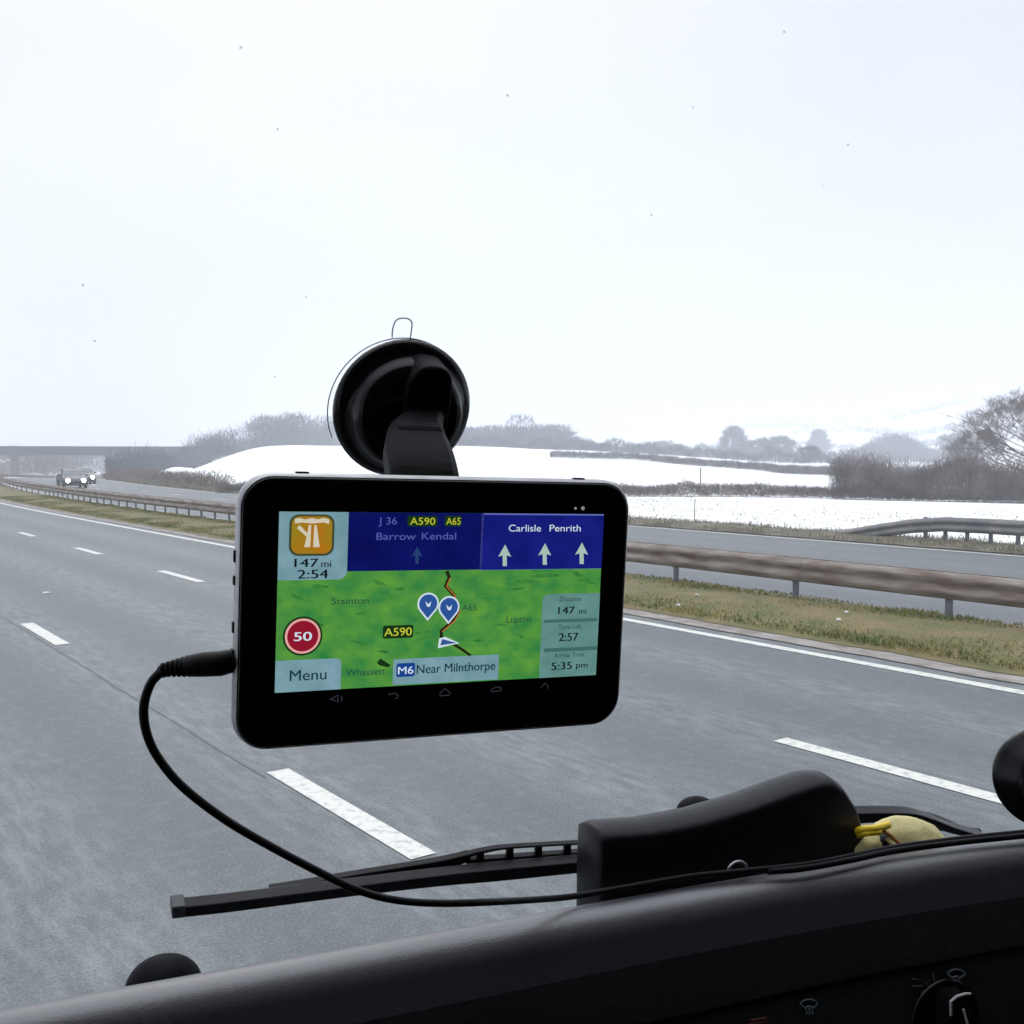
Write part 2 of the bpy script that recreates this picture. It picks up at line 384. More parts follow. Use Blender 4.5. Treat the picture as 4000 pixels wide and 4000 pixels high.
# ---- crash barriers
def wprofile(side, top=.72, bot=.33, off=.075, dep=.06):
    zs = np.linspace(top, bot, 13); pts = []
    for i, z in enumerate(zs):
        u = i/12; d = dep*(.5-.5*cos(2*pi*u*2))
        pts.append((side*(off+d), z))
    return pts
def barrier(name, q, s0, s1, zt, m, label, step, ramp=None, sides=(1, -1)):
    root = empty(name, road(s0, q)); 
    for side in sides:
        V = []; F = []; pr = wprofile(side, zt, zt-.39); n = int((s1-s0)/1.0)+1; np_ = len(pr)
        for i in range(n):
            s = s0+(s1-s0)*i/(n-1); dz = 0 if ramp is None else -zt*.95*(1-float(sstep((ramp[0]-s)/ramp[1])))
            for (o_, z_) in pr:
                p = road(s, q+o_); V.append((p.x, p.y, p.z+max(.02, z_+dz)))
        for i in range(n-1):
            for j in range(np_-1):
                a = i*np_+j; F.append((a, a+1, a+np_+1, a+np_))
        o = obj('rail', local(root, V), F, m, root, True)
        md = o.modifiers.new('s', 'SOLIDIFY'); md.thickness = .004
    ss = list(step)
    for s in ss:
        if ramp is not None and s > ramp[0]-ramp[1]*.5: continue
        p = road(s, q); bm = bmesh.new()
        Mx = Matrix.Translation(p) @ Matrix.Rotation(-heading(s), 4, 'Z')
        zz = zt-.03
        box(bm, (0, 0, zz/2-.1), (.055, .10, zz+.2), Mx)
        box(bm, (0, 0, zt-.195), (.13, .06, .16), Mx)
        for v in bm.verts: v.co = local(root, [v.co])[0]
        bmobj('post', bm, M_POST, root, bevel=.004, seg=1)
    for s in ss[:18:2]:
        if ramp is not None and s > ramp[0]-ramp[1]*.5: continue
        for side in sides:
            bm = bmesh.new(); hs = heading(s)
            if True:
                for dy in (-.2,):
                    V_ = [road(s+dy, q+side*(o_+.0045-.0)) + Vector((0, 0, z_)) for o_, z_ in [(abs(a_), b_) for a_, b_ in wprofile(1, zt, zt-.39)]]
                    tube(bm, V_, .005, 5)
            for v in bm.verts: v.co = local(root, [v.co])[0]
            bmobj('rail_joint', bm, M_POST, root)
    tag(root, label, 'crash barrier'); return root
p1, p2, p0 = G(3123, 2344).y, G(3803, 2412).y, G(2610, 2285).y
stp = [p2-(p1-p2), p2, p1, p0]
s = p0
while s < 22: s += (p0-p2)/2; stp.append(s)
while s < 70: s += 1.45; stp.append(s)
while s < 150: s += 2.8; stp.append(s)
barrier('crash_barrier', Q_OPP0-.25, -8, 220, .73, M_RAIL, 'long brown-grey steel crash barrier on short posts along the central grass strip', stp)
pa = G(3120, 2100).y
barrier('roadside_barrier', Q_OPP1+1.15, -12, pa+1.0, .78, mat('far_rail', (.13, .13, .135), .7, (.22, .21, .20), 2, 5), 'shorter grey crash barrier beyond the opposite road, ramping down to the ground at one end',
        [G(px, 2136).y for px in (3470, 3620, 3780, 3945, 4130, 4330, 4560)], ramp=(pa+1, 5.5), sides=(1, -1))

# ---- twig masses
def cyl_blade(V, F, p, d, w_):
    a = d.orthogonal().normalized()*w_; b_ = d.cross(a).normalized()*w_
    k = len(V); V += [p+a, p-a*.5+b_, p-a*.5-b_, p+d]; F += [(k, k+1, k+3), (k+1, k+2, k+3), (k+2, k, k+3)]
def hedge_mass(name, path, h, dpt, n, m, label=None, cat=None, seed=1, tw=.012, ln=.5, up=.8, kind=None, group=None, rag=.3):
    """path: list of world xy (Vector); twigs spring through the hedge's volume"""
    rr = random.Random(seed); V = []; F = []
    seg = [(path[i+1]-path[i]).length for i in range(len(path)-1)]; tot = sum(seg)
    for i in range(n):
        u = rr.random()*tot; k = 0
        while u > seg[k] and k < len(seg)-1: u -= seg[k]; k += 1
        p = path[k].lerp(path[k+1], min(1, u/seg[k])); d2 = (path[k+1]-path[k]).normalized(); nn_ = Vector((-d2.y, d2.x))
        c = mnoise.noise(Vector((p.x*.35/h*2, p.y*.35/h*2, seed*3.1)))
        hh = h*(1+rag*c+.12*rr.gauss(0, 1))
        hh = max(.1*h, hh)
        off = (rr.random()-.5)*dpt; z0 = rr.random()**.8*hh*(1-.25*abs(2*off/dpt))
        x = p.x+nn_.x*off; y = p.y+nn_.y*off; zb = float(terr(x, y))
        L_ = ln*(.4+rr.random())
        d = Vector((rr.gauss(0, .5), rr.gauss(0, .5), up*(.3+rr.random()))).normalized()*L_
        if z0+d.z > hh*1.08: z0 = max(0, hh*1.08-d.z)
        cyl_blade(V, F, Vector((x, y, zb+z0)), d, tw*(.6+.8*rr.random()))
    o = obj(name, V, F, m); tag(o, label, cat, group, kind); return o
def XY(px, D, py=1785):
    v = P(px, py, D); return Vector((v.x, v.y))
def zat(py, px, D): return P(px, py, D).z
hedge_mass('hedge', [XY(3260, 62), XY(3500, 60), XY(4000, 56), XY(4600, 52)], 2.15, 2.4, 34000, M_TWIG, 'tall dark bare hedge thicket behind the far crash barrier', 'hedge', 2, .010, .55, .9)
hedge_mass('bramble_hedge', [XY(850, 72), XY(1700, 70), XY(2450, 66), XY(3300, 63), XY(3600, 60), XY(4500, 54)], .72, 1.1, 42000, M_TWIG2, 'low brown bramble hedge between the snowy bank and the white field', 'hedge', 5, .012, .3, .8, rag=.35)
hedge_mass('field_hedge', [XY(2150, 150), XY(2500, 150), XY(3000, 132), XY(3320, 112)], .95, 1.4, 20000, M_TWIG, 'thin dark hedge line crossing the white field, ending at the tall thicket', 'hedge', 7, .02, .5, .8)
hedge_mass('far_hedge', [XY(1780, 225), XY(2200, 215), XY(2700, 210), XY(3300, 195)], 2.0, 3, 9000, M_FAR, 'patchy snow-dusted hedge at the back of the white field', 'hedge', 9, .04, .9, .8, rag=.9)
hedge_mass('pale_hedge', [XY(1850, 300), XY(2300, 300), XY(2800, 290), XY(3350, 280)], 3.4, 4, 9000, M_FAR, 'long pale hedgerow under the hazy trees beyond the field', 'hedge', 10, .06, 1.4, .8, rag=.5)
# scrubby bank by the bridge
hedge_mass('roadside_scrub', [XY(430, 140), XY(560, 120), XY(700, 95), XY(860, 82)], 1.0, 2.5, 9000, M_TWIG2, 'low brown scrub on the bank between the oncoming cars and the snow', 'scrub', 11, .02, .5, .8, rag=.9)
hedge_mass('bank_bushes', [XY(560, 235), XY(680, 215), XY(800, 200), XY(880, 195)], 4.6, 8, 16000, M_FAR, 'dark bushes at the end of the road bridge', 'bushes', 12, .04, 1.1, .8, rag=.8)
hedge_mass('under_bridge_scrub', [XY(-300, 330), XY(100, 325), XY(560, 330)], 3.2, 8, 9000, M_FAR, 'hazy scrub seen beneath the road bridge', 'scrub', 13, .05, 1.2, .8, rag=.9)

# ---- trees
def grow(V, F, TV, TF, p, d, ln, r, depth, rr, spread=.55, twigs=10, tw=.012, tl=.5):
    q = p+d*ln
    n = 5 if depth > 2 else 3
    a = d.orthogonal().normalized(); b_ = d.cross(a).normalized(); k = len(V)
    for c_, r_ in ((p, r), (q, r*.68)):
        for i in range(n):
            V.append(c_+a*cos(2*pi*i/n)*r_+b_*sin(2*pi*i/n)*r_)
    for i in range(n): F.append((k+i, k+(i+1) % n, k+n+(i+1) % n, k+n+i))
    if depth == 0:
        for i in range(twigs):
            pp = p.lerp(q, rr.random()); dd = (d+Vector((rr.gauss(0, .6), rr.gauss(0, .6), rr.gauss(.15, .5)))).normalized()*tl*(.5+rr.random())
            cyl_blade(TV, TF, pp, dd, tw)
        return
    for i in range(3 if rr.random() < .6 else 2):
        dd = (d+Vector((rr.gauss(0, spread), rr.gauss(0, spread), rr.gauss(.12, spread*.6)))).normalized()
        grow(V, F, TV, TF, p.lerp(q, .55+.45*rr.random()) if i else q, dd, ln*(.66+.22*rr.random()), r*.62, depth-1, rr, spread, twigs, tw, tl)
def tree(name, px, D, height, seed, label, depth=3, spread=.42, twigs=9, tw=.012, tl=.5, m1=M_BARK, m2=M_TWIG, width=None, group=None, sink=0, limbs=26, low=.16, peak=.45):
    xy = XY(px, D); base = Vector((xy.x, xy.y, float(terr(xy.x, xy.y))-sink))
    rr = random.Random(seed); V = []; F = []; TV = []; TF = []
    W_ = width or height; p = Vector((0, 0, 0)); d = Vector((0, 0, 1)); n = 9; lead = [p.copy()]
    for i in range(n):
        d = (d+Vector((rr.gauss(0, .07), rr.gauss(0, .07), .1))).normalized(); p = p+d*height*.82/n; lead.append(p.copy())
    for i in range(n):
        r0, r1 = height*.026*(1-i/n*.9), height*.026*(1-(i+1)/n*.9); k = len(V); q0, q1 = lead[i], lead[i+1]
        for c_, r_ in ((q0, r0), (q1, r1)):
            for j in range(7): V.append(c_+Vector((cos(2*pi*j/7)*r_, sin(2*pi*j/7)*r_, 0)))
        for j in range(7): F.append((k+j, k+(j+1) % 7, k+7+(j+1) % 7, k+7+j))
    for i in range(limbs):
        u = low+(1-low)*(i+rr.random())/limbs; f_ = min(.999, u)*n; q = lead[int(f_)].lerp(lead[int(f_)+1], f_-int(f_))
        th = i*2.4+rr.gauss(0, .4); w_ = (W_/2)*max(.25, 1-abs((u-peak)/.72)**1.7)*(.75+.35*rr.random())
        dd = Vector((cos(th), sin(th), .35+.9*u*u)).normalized()
        grow(V, F, TV, TF, q, dd, w_*.40, height*.009*(1.15-u), depth, rr, spread, twigs, tw, tl)
    root = None
    mz = max(v.z for v in TV); mxr = np.percentile([hypot(v.x, v.y) for v in TV], 92)
    kz = height/mz; kx = (width/2/mxr) if width else kz
    for A in (V, TV):
        for v in A: v.x *= kx; v.y *= kx; v.z *= kz
    root = empty(name, base)
    obj('trunk', V, F, m1, root); obj('crown', TV, TF, m2, root)
    tag(root, label, 'tree', group); return root
def copy_tree(root, px, D, sc_, rz, label, group=None):
    xy = XY(px, D); r = root.copy(); COL.objects.link(r); r.location = (xy.x, xy.y, float(terr(xy.x, xy.y))); r.rotation_euler.z = rz; r.scale = sc_
    r['label'] = label
    if group: r['group'] = group
    for c in list(root.children):
        k = c.copy(); COL.objects.link(k); k.parent = r
    return r
tree('bare_tree', 4045, 66, 7.0, 11, 'big bare grey tree rising behind the tall thicket', 4, .42, 8, .0075, .40, width=8.8, limbs=44, m2=M_TREE)
tree('bare_tree', 3790, 74, 4.6, 15, 'smaller bare tree beside the big one behind the thicket', 4, .42, 8, .0075, .34, width=3.8, limbs=22, m2=M_TREE)
# individual far trees beyond the field
GRP = 'hazy trees beyond the white field'
f1 = tree('round_tree', 2865, 330, 12.0, 21, 'hazy upright round-topped tree standing beyond the field', 2, .45, 16, .07, 1.5, M_FAR, M_FAR, width=8.5, group=GRP, limbs=48)
f2 = tree('broad_tree', 2960, 300, 7.5, 23, 'lower broad hazy tree next to the round-topped one', 2, .5, 22, .06, 1.3, M_FAR, M_FAR, width=10, group=GRP)
copy_tree(f2, 3045, 300, (.9, .9, 1.15), 1.2, 'hazy bushy tree at the end of the pale hedgerow', GRP)
copy_tree(f1, 3200, 430, (1.0, 1.0, 1.15), 2.1, 'faint lone tree, palest of those on the far hillside', GRP)
copy_tree(f2, 3160, 210, (.45, .45, .55), .4, 'small dark bush-like tree just above the far hedge', GRP)
f3 = tree('peaked_tree', 2125, 285, 8.6, 27, 'broad peaked hazy tree, highest of the wood beside the suction cup', 2, .5, 26, .07, 1.6, M_FAR, M_FAR, width=20, group=GRP)
def wood(name, pxs, D, h, n, seed, label, wd=8):
    rr = random.Random(seed); V = []; F = []
    for i in range(n):
        px = pxs[0]+(pxs[1]-pxs[0])*(i+.5*rr.random())/n; d_ = D*(1+.06*rr.gauss(0, 1)); xy = XY(px, d_); zb = float(terr(xy.x, xy.y))
        hh = h(px)*(.9+.2*rr.random()); 
        cyl_blade(V, F, Vector((xy.x, xy.y, zb)), Vector((0, 0, hh*.9)), .18)
        for k in range(420):
            th = rr.random()*2*pi; u = rr.random()**.5; z = rr.random()
            rad_ = wd/2*(1-(.9*abs(z-.4))**1.6)*u
            p = Vector((xy.x+rad_*cos(th), xy.y+rad_*sin(th), zb+hh*(.06+.86*z)))
            cyl_blade(V, F, p, Vector((rr.gauss(0, .5), rr.gauss(0, .5), .4+rr.random())).normalized()*1.3, .06)
    o = obj(name, V, F, M_FAR); tag(o, label, 'wood', kind='stuff'); return o
wood('woodland', (925, 1500), 262, lambda px: 8.2 if px > 1010 else 6.6, 40, 31, 'grey hazy wood behind the white field, to one side of the suction cup')
wood('distant_woodland', (1760, 2200), 275, lambda px: 6.3+1.9*math.exp(-((px-2110)/70)**2), 34, 33, 'grey hazy wood showing beside the suction cup')
wood('woodland_beyond_bridge', (-150, 700), 400, lambda px: 3.4+.4*sin(px*.03), 40, 51, 'hazy dark trees seen beneath and beyond the road bridge')
def Rxy(s_, q_): v = road(s_, q_); return Vector((v.x, v.y))
hedge_mass('embankment_scrub', [Rxy(s_, -13) for s_ in (105, 140, 180, 220, 260, 330)], 4.2, 9, 30000, M_TWIG2, 'brown roadside scrub in the haze on the outside of the bend', 'scrub', 61, .04, 1.1, .8, rag=.5)
hedge_mass('cutting_scrub', [Rxy(s_, 31) for s_ in (150, 190, 240, 300, 340)], 3.0, 9, 22000, M_FAR, 'grey scrub along the inside of the bend, leading to the bridge', 'scrub', 62, .04, 1.1, .7, rag=.9)
wood('low_woodland', (2180, 2700), 330, lambda px: 4.2+1.2*sin(px*.02), 26, 35, 'low hazy tree belt running along the skyline')
wood('hill_copse', (3330, 3640), 330, lambda px: 3.5+5.4*math.exp(-((px-3490)/95)**2), 26, 37, 'rounded hazy copse on the slope above the thicket')
wood('hill_clump', (3700, 3800), 300, lambda px: 8.0, 9, 39, 'small hazy clump of trees beside the big bare tree')
for k, (pa_, pb_, D_, ) in enumerate(((2700, 4300, 560), (3100, 4500, 700), (2900, 4600, 850))):
    hedge_mass('hillside_hedge', [XY(pa_+(pb_-pa_)*i/6, D_*(1+.10*sin(i*1.7+k))) for i in range(7)], 4, 5, 3000, M_FAR, ('lowest', 'middle', 'highest')[k]+' faint hedge line on the snowy hillside', 'hedge', 40+k, .15, 2.2, .8, rag=.8)

# fence post standing in the field hedge
def upright(name, px, D, h, r, label):
    xy = XY(px, D); z = float(terr(xy.x, xy.y)); bm = bmesh.new()
    tube(bm, [(xy.x, xy.y, z), (xy.x+.01, xy.y, z+h*.5), (xy.x+.02, xy.y, z+h)], [r, r*.95, r*.85], 8)
    o = bmobj(name, bm, M_TWIG2, bevel=.01); tag(o, label, 'post')
upright('marker_post', 2737, 66, 1.75, .045, 'thin lone post standing in the low bramble hedge before the white field')
upright('marker_post', 2715, 40, .9, .02, 'short thin stake in the snowy bank below the lone post')

# snow mound beside the road near the bridge
bm = bmesh.new(); bmesh.ops.create_icosphere(bm, subdivisions=4, radius=1)
c = XY(700, 118); zc = float(terr(c.x, c.y))
for v in bm.verts:
    q_ = v.co.copy(); v.co = Vector((c.x+q_.x*2.6, c.y+q_.y*2.2, zc+.25+q_.z*1.1*(1+.2*mnoise.noise(q_*1.5))))
o = bmobj('snow_heap', bm, mat('heaped_snow', (.85, .86, .87), .7), smooth=True); tag(o, 'rounded white heap of snow on the bank beyond the oncoming cars', 'snow heap')

# ---- bridge
bc = road(300, 9); bz = bc.z; ang = rad(19)
Mb = Matrix.Translation((bc.x, bc.y, 0)) @ Matrix.Rotation(-ang, 4, 'Z')
root = empty('road_bridge', (bc.x, bc.y, bz), -ang)
def bl(bm):
    for v in bm.verts: v.co = local(root, [v.co])[0]
    return bm
zt = zat(1746, 450, 285); zd = zat(1779, 450, 285)
bm = bmesh.new(); box(bm, (0, 0, (zt-.9+zd)/2), (92, 11, zt-.9-zd), Mb); bmobj('deck', bl(bm), M_CONC, root, bevel=.05)
for sy in (-5.4, 5.4):
    bm = bmesh.new(); box(bm, (0, sy, zt-.45), (92, .3, .9), Mb)
    for i in range(31): box(bm, (-45+i*3, sy*1.035, zt-.45), (.18, .2, .98), Mb)
    bmobj('parapet', bl(bm), mat('parapet_paint', (.03, .026, .035), .8, (.05, .045, .055), 1), root)
for xx in (-24, -2, 20):
    for yy in (-3, 3):
        bm = bmesh.new(); box(bm, (xx, yy, (zd+bz-.4)/2), (.9, 1.1, zd-bz+.4), Mb); bmobj('pier', bl(bm), M_CONC, root, bevel=.08)
for sx in (-1, 1):
    bm = bmesh.new(); box(bm, (sx*43, 0, (zd+bz-1)/2), (7, 10.5, zd-bz+1), Mb); bmobj('abutment', bl(bm), mat('abutment_stone', (.22, .17, .16), .9, (.3, .26, .25), .8), root, bevel=.1)
tag(root, 'low concrete road bridge with a dark parapet spanning the motorway in the haze', 'bridge')

# ---- oncoming cars
M_CAR1 = mat('dark_car_paint', (.09, .092, .10), .45, spec=.4); M_CAR2 = mat('grey_car_paint', (.13, .13, .135), .45, spec=.4)
M_LAMP = emit('headlamp', (1, .98, .95, 1), 60); M_TYRE = mat('tyre', (.02, .02, .02), .8); M_CG = mat('car_glass', (.08, .09, .10), .25, spec=.5); M_RIM = mat('rim', (.4, .4, .4), .3, metal=.8)
def car(name, px, py, paint, label):
    p = G(px, py); s_, q_ = road_sq(np.array(p.x), np.array(p.y)); s_ = float(s_); q_ = float(q_)
    root = empty(name, road(s_, q_), -heading(s_))      # local -y faces us
    prof = [(-2.15, .35), (-2.2, .62), (-2.05, .80), (-1.15, .98), (-.45, 1.40), (.2, 1.47), (1.2, 1.42), (1.85, 1.02), (2.15, .95), (2.2, .4), (2.1, .22), (-2.05, .22)]
    V = []; F = []; n = len(prof); cols = [(-.89, .0), (-.86, 1.), (-.6, 1.), (0, 1.02), (.6, 1.), (.86, 1.), (.89, 0)]
    for (xx, f_) in ((-.80, .96), (-.88, 1), (-.5, 1.01), (0, 1.02), (.5, 1.01), (.88, 1), (.80, .96)):
        for (y, z) in prof:
            tin = 1-.22*max(0, (z-.95)/.5)
            V.append((xx*tin, y*(f_ if abs(y) > 1.8 else 1), z*(1.0 if z < .95 else f_)))
    for i in range(6):
        for j in range(n):
            a = i*n+j; b_ = i*n+(j+1) % n; F.append((a, b_, b_+n, a+n))
    F.append(tuple(range(n))[::-1]); F.append(tuple(6*n+k for k in range(n)))
    o = obj('body', V, F, paint, root, True); md = o.modifiers.new('b', 'BEVEL'); md.width = .05; md.segments = 2
    obj('windscreen', [(-.70, -1.13, 1.03), (.70, -1.13, 1.03), (.60, -.52, 1.40), (-.60, -.52, 1.40)], [(0, 1, 2, 3)], M_CG, root)
    for sx in (-1, 1):
        obj('side_window', [(sx*.885, -.75, 1.0), (sx*.885, 1.5, 1.0), (sx*.76, 1.1, 1.36), (sx*.76, -.35, 1.36)], [(0, 1, 2, 3)], M_CG, root)
        bm = bmesh.new(); bmesh.ops.create_uvsphere(bm, u_segments=14, v_segments=8, radius=1)
        for v in bm.verts: v.co = Vector((sx*.56+v.co.x*.15, -2.18+v.co.y*.09, .62+v.co.z*.15))
        bmobj('headlight', bm, M_LAMP, root, True)
        bm = bmesh.new(); box(bm, (sx*.98, -.75, 1.03), (.2, .12, .13)); bmobj('wing_mirror', bm, paint, root, bevel=.03)
        for yy in (-1.35, 1.35):
            bm = bmesh.new(); tube(bm, [(sx*.70, yy, .32), (sx*.90, yy, .32)], .32, 20); wh = bmobj('wheel', bm, M_TYRE, root, bevel=.03)
            bm = bmesh.new(); tube(bm, [(sx*.89, yy, .32), (sx*.915, yy, .32)], .19, 16); bmobj('rim', bm, M_RIM, wh)
    bm = bmesh.new(); box(bm, (0, -2.22, .45), (1.1, .05, .16)); bmobj('grille', bm, M_TYRE, root, bevel=.02)
    tag(root, label, 'car'); return root
car('oncoming_car', 281, 1906, M_CAR1, 'dark oncoming car with both white headlights lit, ahead of the other')
car('oncoming_car', 324, 1890, M_CAR2, 'grey oncoming car half behind the dark one, one headlight showing')
# a pale lorry far off beneath the bridge
p = road(262, Q_OPP0+8); root = empty('distant_lorry', p, -heading(262))
bm = bmesh.new(); box(bm, (0, 3, 2.3), (2.5, 8, 2.7)); bmobj('cargo_box', bm, mat('lorry_box', (.45, .55, .68), .5, (.55, .63, .72), 1), root, bevel=.05)
bm = bmesh.new(); box(bm, (0, -2.1, 1.7), (2.4, 1.9, 2.3)); bmobj('cab', bm, mat('lorry_cab', (.5, .55, .6), .4), root, bevel=.15)
bm = bmesh.new(); box(bm, (0, -3.08, 2.15), (2.1, .04, .8)); bmobj('windscreen', bm, M_CG, root)
for sx in (-1, 1):
    for yy in (-2, 4.6, 5.8):
        bm = bmesh.new(); tube(bm, [(sx*.9, yy, .48), (sx*1.2, yy, .48)], .48, 16); bmobj('wheel', bm, M_TYRE, root)
    bm = bmesh.new(); box(bm, (sx*.85, -3.08, .8), (.3, .05, .2)); bmobj('headlight', bm, mat('dull_lamp', (.7, .7, .7), .2), root)
tag(root, 'pale blue-grey lorry in the haze beneath the bridge', 'lorry')

# haze
bm = bmesh.new(); box(bm, (0, 0, 45), (5200, 5200, 0)); bm.free()
HB = 0.0
bm = bmesh.new(); zlo, zhi = -8.0, 95.0; box(bm, (300, 500, (zlo+zhi)/2), (4600, 4600, zhi-zlo))
mh = bpy.data.materials.new('haze'); mh.use_nodes = True; t = mh.node_tree; t.nodes.clear()
oo = t.nodes.new('ShaderNodeOutputMaterial'); pv = t.nodes.new('ShaderNodeVolumePrincipled'); pv.inputs['Density'].default_value = HAZE
pv.inputs['Color'].default_value = (.80, .825, .89, 1); pv.inputs['Anisotropy'].default_value = .2; t.links.new(pv.outputs[0], oo.inputs['Volume'])
hz = bmobj('haze', bm, mh); tag(hz, 'cold pale winter mist over the fields', 'haze', kind='stuff')

# ================================================================== cab
CABH = YAW+rad(24)                      # heading of the cab (rotation about z)
fwd = Vector((-sin(CABH), cos(CABH), 0)); rgt = Vector((cos(CABH), sin(CABH), 0)); upv = Vector((0, 0, 1))
RAKE = rad(20)
GN = (fwd*cos(RAKE)+upv*sin(RAKE)).normalized()      # outward normal of the windscreen
GP = P(1567, 1592, .62)
def glass(px, py, off=0.0): return plane_hit(px, py, GP+GN*off, GN)
gup = (upv-GN*upv.dot(GN)).normalized()
cabroot = empty('truck_cab', (0, 0, H-1.0), CABH)
def cl(V): return local(cabroot, V)
def cbm(name, bm, m, parent=None, **k):
    for v in bm.verts: v.co = cl([v.co])[0]
    return bmobj(name, bm, m, parent or cabroot, **k)
def cobj(name, V, F, m, parent=None, smooth=False): return obj(name, cl(V), F, m, parent or cabroot, smooth)
def gpt(a, z, off=0.):                     # a along rgt, z relative to eye
    p = GP+GN*off; base = Vector((0, 0, H+z))+rgt*a
    t_ = (p-base).dot(GN)/fwd.dot(GN); return base+fwd*t_
M_GLASS = bpy.data.materials.new('clear_glass'); M_GLASS.use_nodes = True; t = M_GLASS.node_tree; t.nodes.clear()
oo = t.nodes.new('ShaderNodeOutputMaterial'); tb = t.nodes.new('ShaderNodeBsdfTransparent'); tb.inputs[0].default_value = (.97, .985, .98, 1); t.links.new(tb.outputs[0], oo.inputs[0])
ws = cobj('windscreen', [gpt(-.75, -.42), gpt(1.35, -.42), gpt(1.35, .52), gpt(-.75, .52)], [(0, 1, 2, 3)], M_GLASS)
# dried specks of dirt on the glass
rr = random.Random(8); V = []; F = []
spk = [(940, 185, 7), (3063, 125, 8), (1982, 373, 7), (2708, 420, 5), (3313, 565, 6), (2545, 840, 5), (325, 1113, 6), (1085, 503, 5), (1195, 1160, 4), (370, 1332, 5), (3218, 725, 4), (1075, 1470, 4), (3320, 820, 4), (3155, 3190-900, 0)]
for px, py, r_ in spk:
    if not r_: continue
    c_ = glass(px, py, -.002); k = len(V); n_ = 9; u_ = rgt; w_ = gup
    rm = r_*.62/4160
    for i in range(n_):
        rr_ = rm*(.5+.7*rr.random()); V.append(c_+u_*cos(2*pi*i/n_)*rr_+w_*sin(2*pi*i/n_)*rr_)
    F.append(tuple(range(k, k+n_)))
for i in range(520):
    px, py = (rr.random()*4000, rr.random()**1.2*3600) if i < 150 else (2550+1450*rr.random(), rr.gauss(1850, 260)); c_ = glass(px, py, -.002); k = len(V); rm = ((.6+1.6*rr.random()) if i < 150 else (.5+1.0*rr.random()))*.6/4160
    for j in range(5): V.append(c_+rgt*cos(2*pi*j/5)*rm*(.6+.5*rr.random())+gup*sin(2*pi*j/5)*rm*(.6+.6*rr.random()))
    F.append(tuple(range(k, k+5)))
M_SPECK = bpy.data.materials.new('dried_dirt'); M_SPECK.use_nodes = True; t = M_SPECK.node_tree; b = t.nodes['Principled BSDF']; b.inputs['Base Color'].default_value = (.35, .34, .34, 1); b.inputs['Alpha'].default_value = .36; b.inputs['Roughness'].default_value = .9
cobj('dirt_specks', V, F, M_SPECK, ws)

# dashboard: one swept section
lipx = [(-2600, 4430), (-1500, 4226), (-700, 4080), (0, 3952), (642, 3835), (1035, 3766), (1450, 3692), (2000, 3593), (2300, 3538), (2850, 3443), (3318, 3368), (4000, 3275), (4800, 3185), (6200, 3050)]
ZL = H-.30
lip = [G(px, py, ZL) for px, py in lipx]
lip = [Vector(p) for p in spline(lip, 8)]
for v in lip: v.z = ZL
prof = [(-.075, -.125), (-.070, -.10), (-.040, -.040), (-.026, -.017)]
for k in range(0, 11):
    a = pi*(.70-.66*k/10)
    prof.append((cos(a)*.018-.004, sin(a)*.018-.0205))
prof += [(.0145, -.023), (.0158, -.030), (.0172, -.038)]
prof2 = [prof[-1], (.019, -.05), (.026, -.10), (.034, -.22), (.044, -.34), (.064, -.50), (.05, -.75)]
def sweep(pr, closed=False):
    V = []; F = []
    for i, p in enumerate(lip):
        tv = (lip[min(i+1, len(lip)-1)]-lip[max(i-1, 0)]).normalized(); nv = Vector((tv.y, -tv.x, 0))
        if nv.dot(fwd) > 0: nv = -nv
        for (o_, dz) in pr: V.append(p+nv*o_+upv*dz)
    n = len(pr)
    for i in range(len(lip)-1):
        for j in range(n-1): a = i*n+j; F.append((a, a+1, a+n+1, a+n))
    return V, F
V, F = sweep(prof); dash_o = cobj('dashboard', V, F, M_DASH_LIT, smooth=True); lipV, lipF = V, F
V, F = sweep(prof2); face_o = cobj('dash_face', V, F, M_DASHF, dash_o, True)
bvh = BVHTree.FromPolygons([tuple(v) for v in V]+[tuple(v) for v in lipV], [tuple(f) for f in F]+[tuple(i+len(V) for i in f) for f in lipF])
def dhit(px, py, off=.0006):
    l, n, i, d = bvh.ray_cast(Vector((0, 0, H)), ray(px, py).normalized())
    if l is None: l = P(px, py, .62); n = -fwd
    if n.dot(ray(px, py)) > 0: n = -n
    return l+n*off, n
# trough behind the dash lip
V = []; F = []
for i, p in enumerate(lip):
    a = (p-Vector((0, 0, H))).dot(rgt); q0 = p+fwd*.066; q0.z = ZL-.12
    gb = gpt(a, -.412, -.003)
    V += [q0, gb]
for i in range(len(lip)-1): F.append((2*i, 2*i+1, 2*i+3, 2*i+2))
cobj('dash_tray', V, F, M_BLACK, dash_o)
# front panel under the glass, roof, pillars, walls, floor
def cbox(a0, a1, c0, c1, z0, z1, name, m, bevel=0.01):
    bm = bmesh.new(); M_ = Matrix.Translation((0, 0, H)) @ Matrix.Rotation(CABH, 4, 'Z')
    box(bm, ((a0+a1)/2, (c0+c1)/2, (z0+z1)/2), (a1-a0, c1-c0, z1-z0), M_); return cbm(name, bm, m, bevel=bevel)
cT = (gpt(0, .52)-Vector((0, 0, H))).dot(fwd)
M_PNT = mat('cab_paint', (.5, .5, .52), .3, coat=.5)
cbox(-.80, 1.40, -1.3, cT, .50, .56, 'roof', M_CAB)
cbox(-.82, -.76, -1.3, .35, -1.3, .5, 'side_wall', M_CAB); cbox(1.36, 1.42, -1.3, .35, -1.3, .5, 'side_wall', M_CAB)
for a in (-.79, 1.39):
    bm = bmesh.new(); tube(bm, [gpt(a, -.42, -.03), gpt(a, .54, -.03)], .05, 12); cbm('pillar', bm, M_CAB, smooth=True)
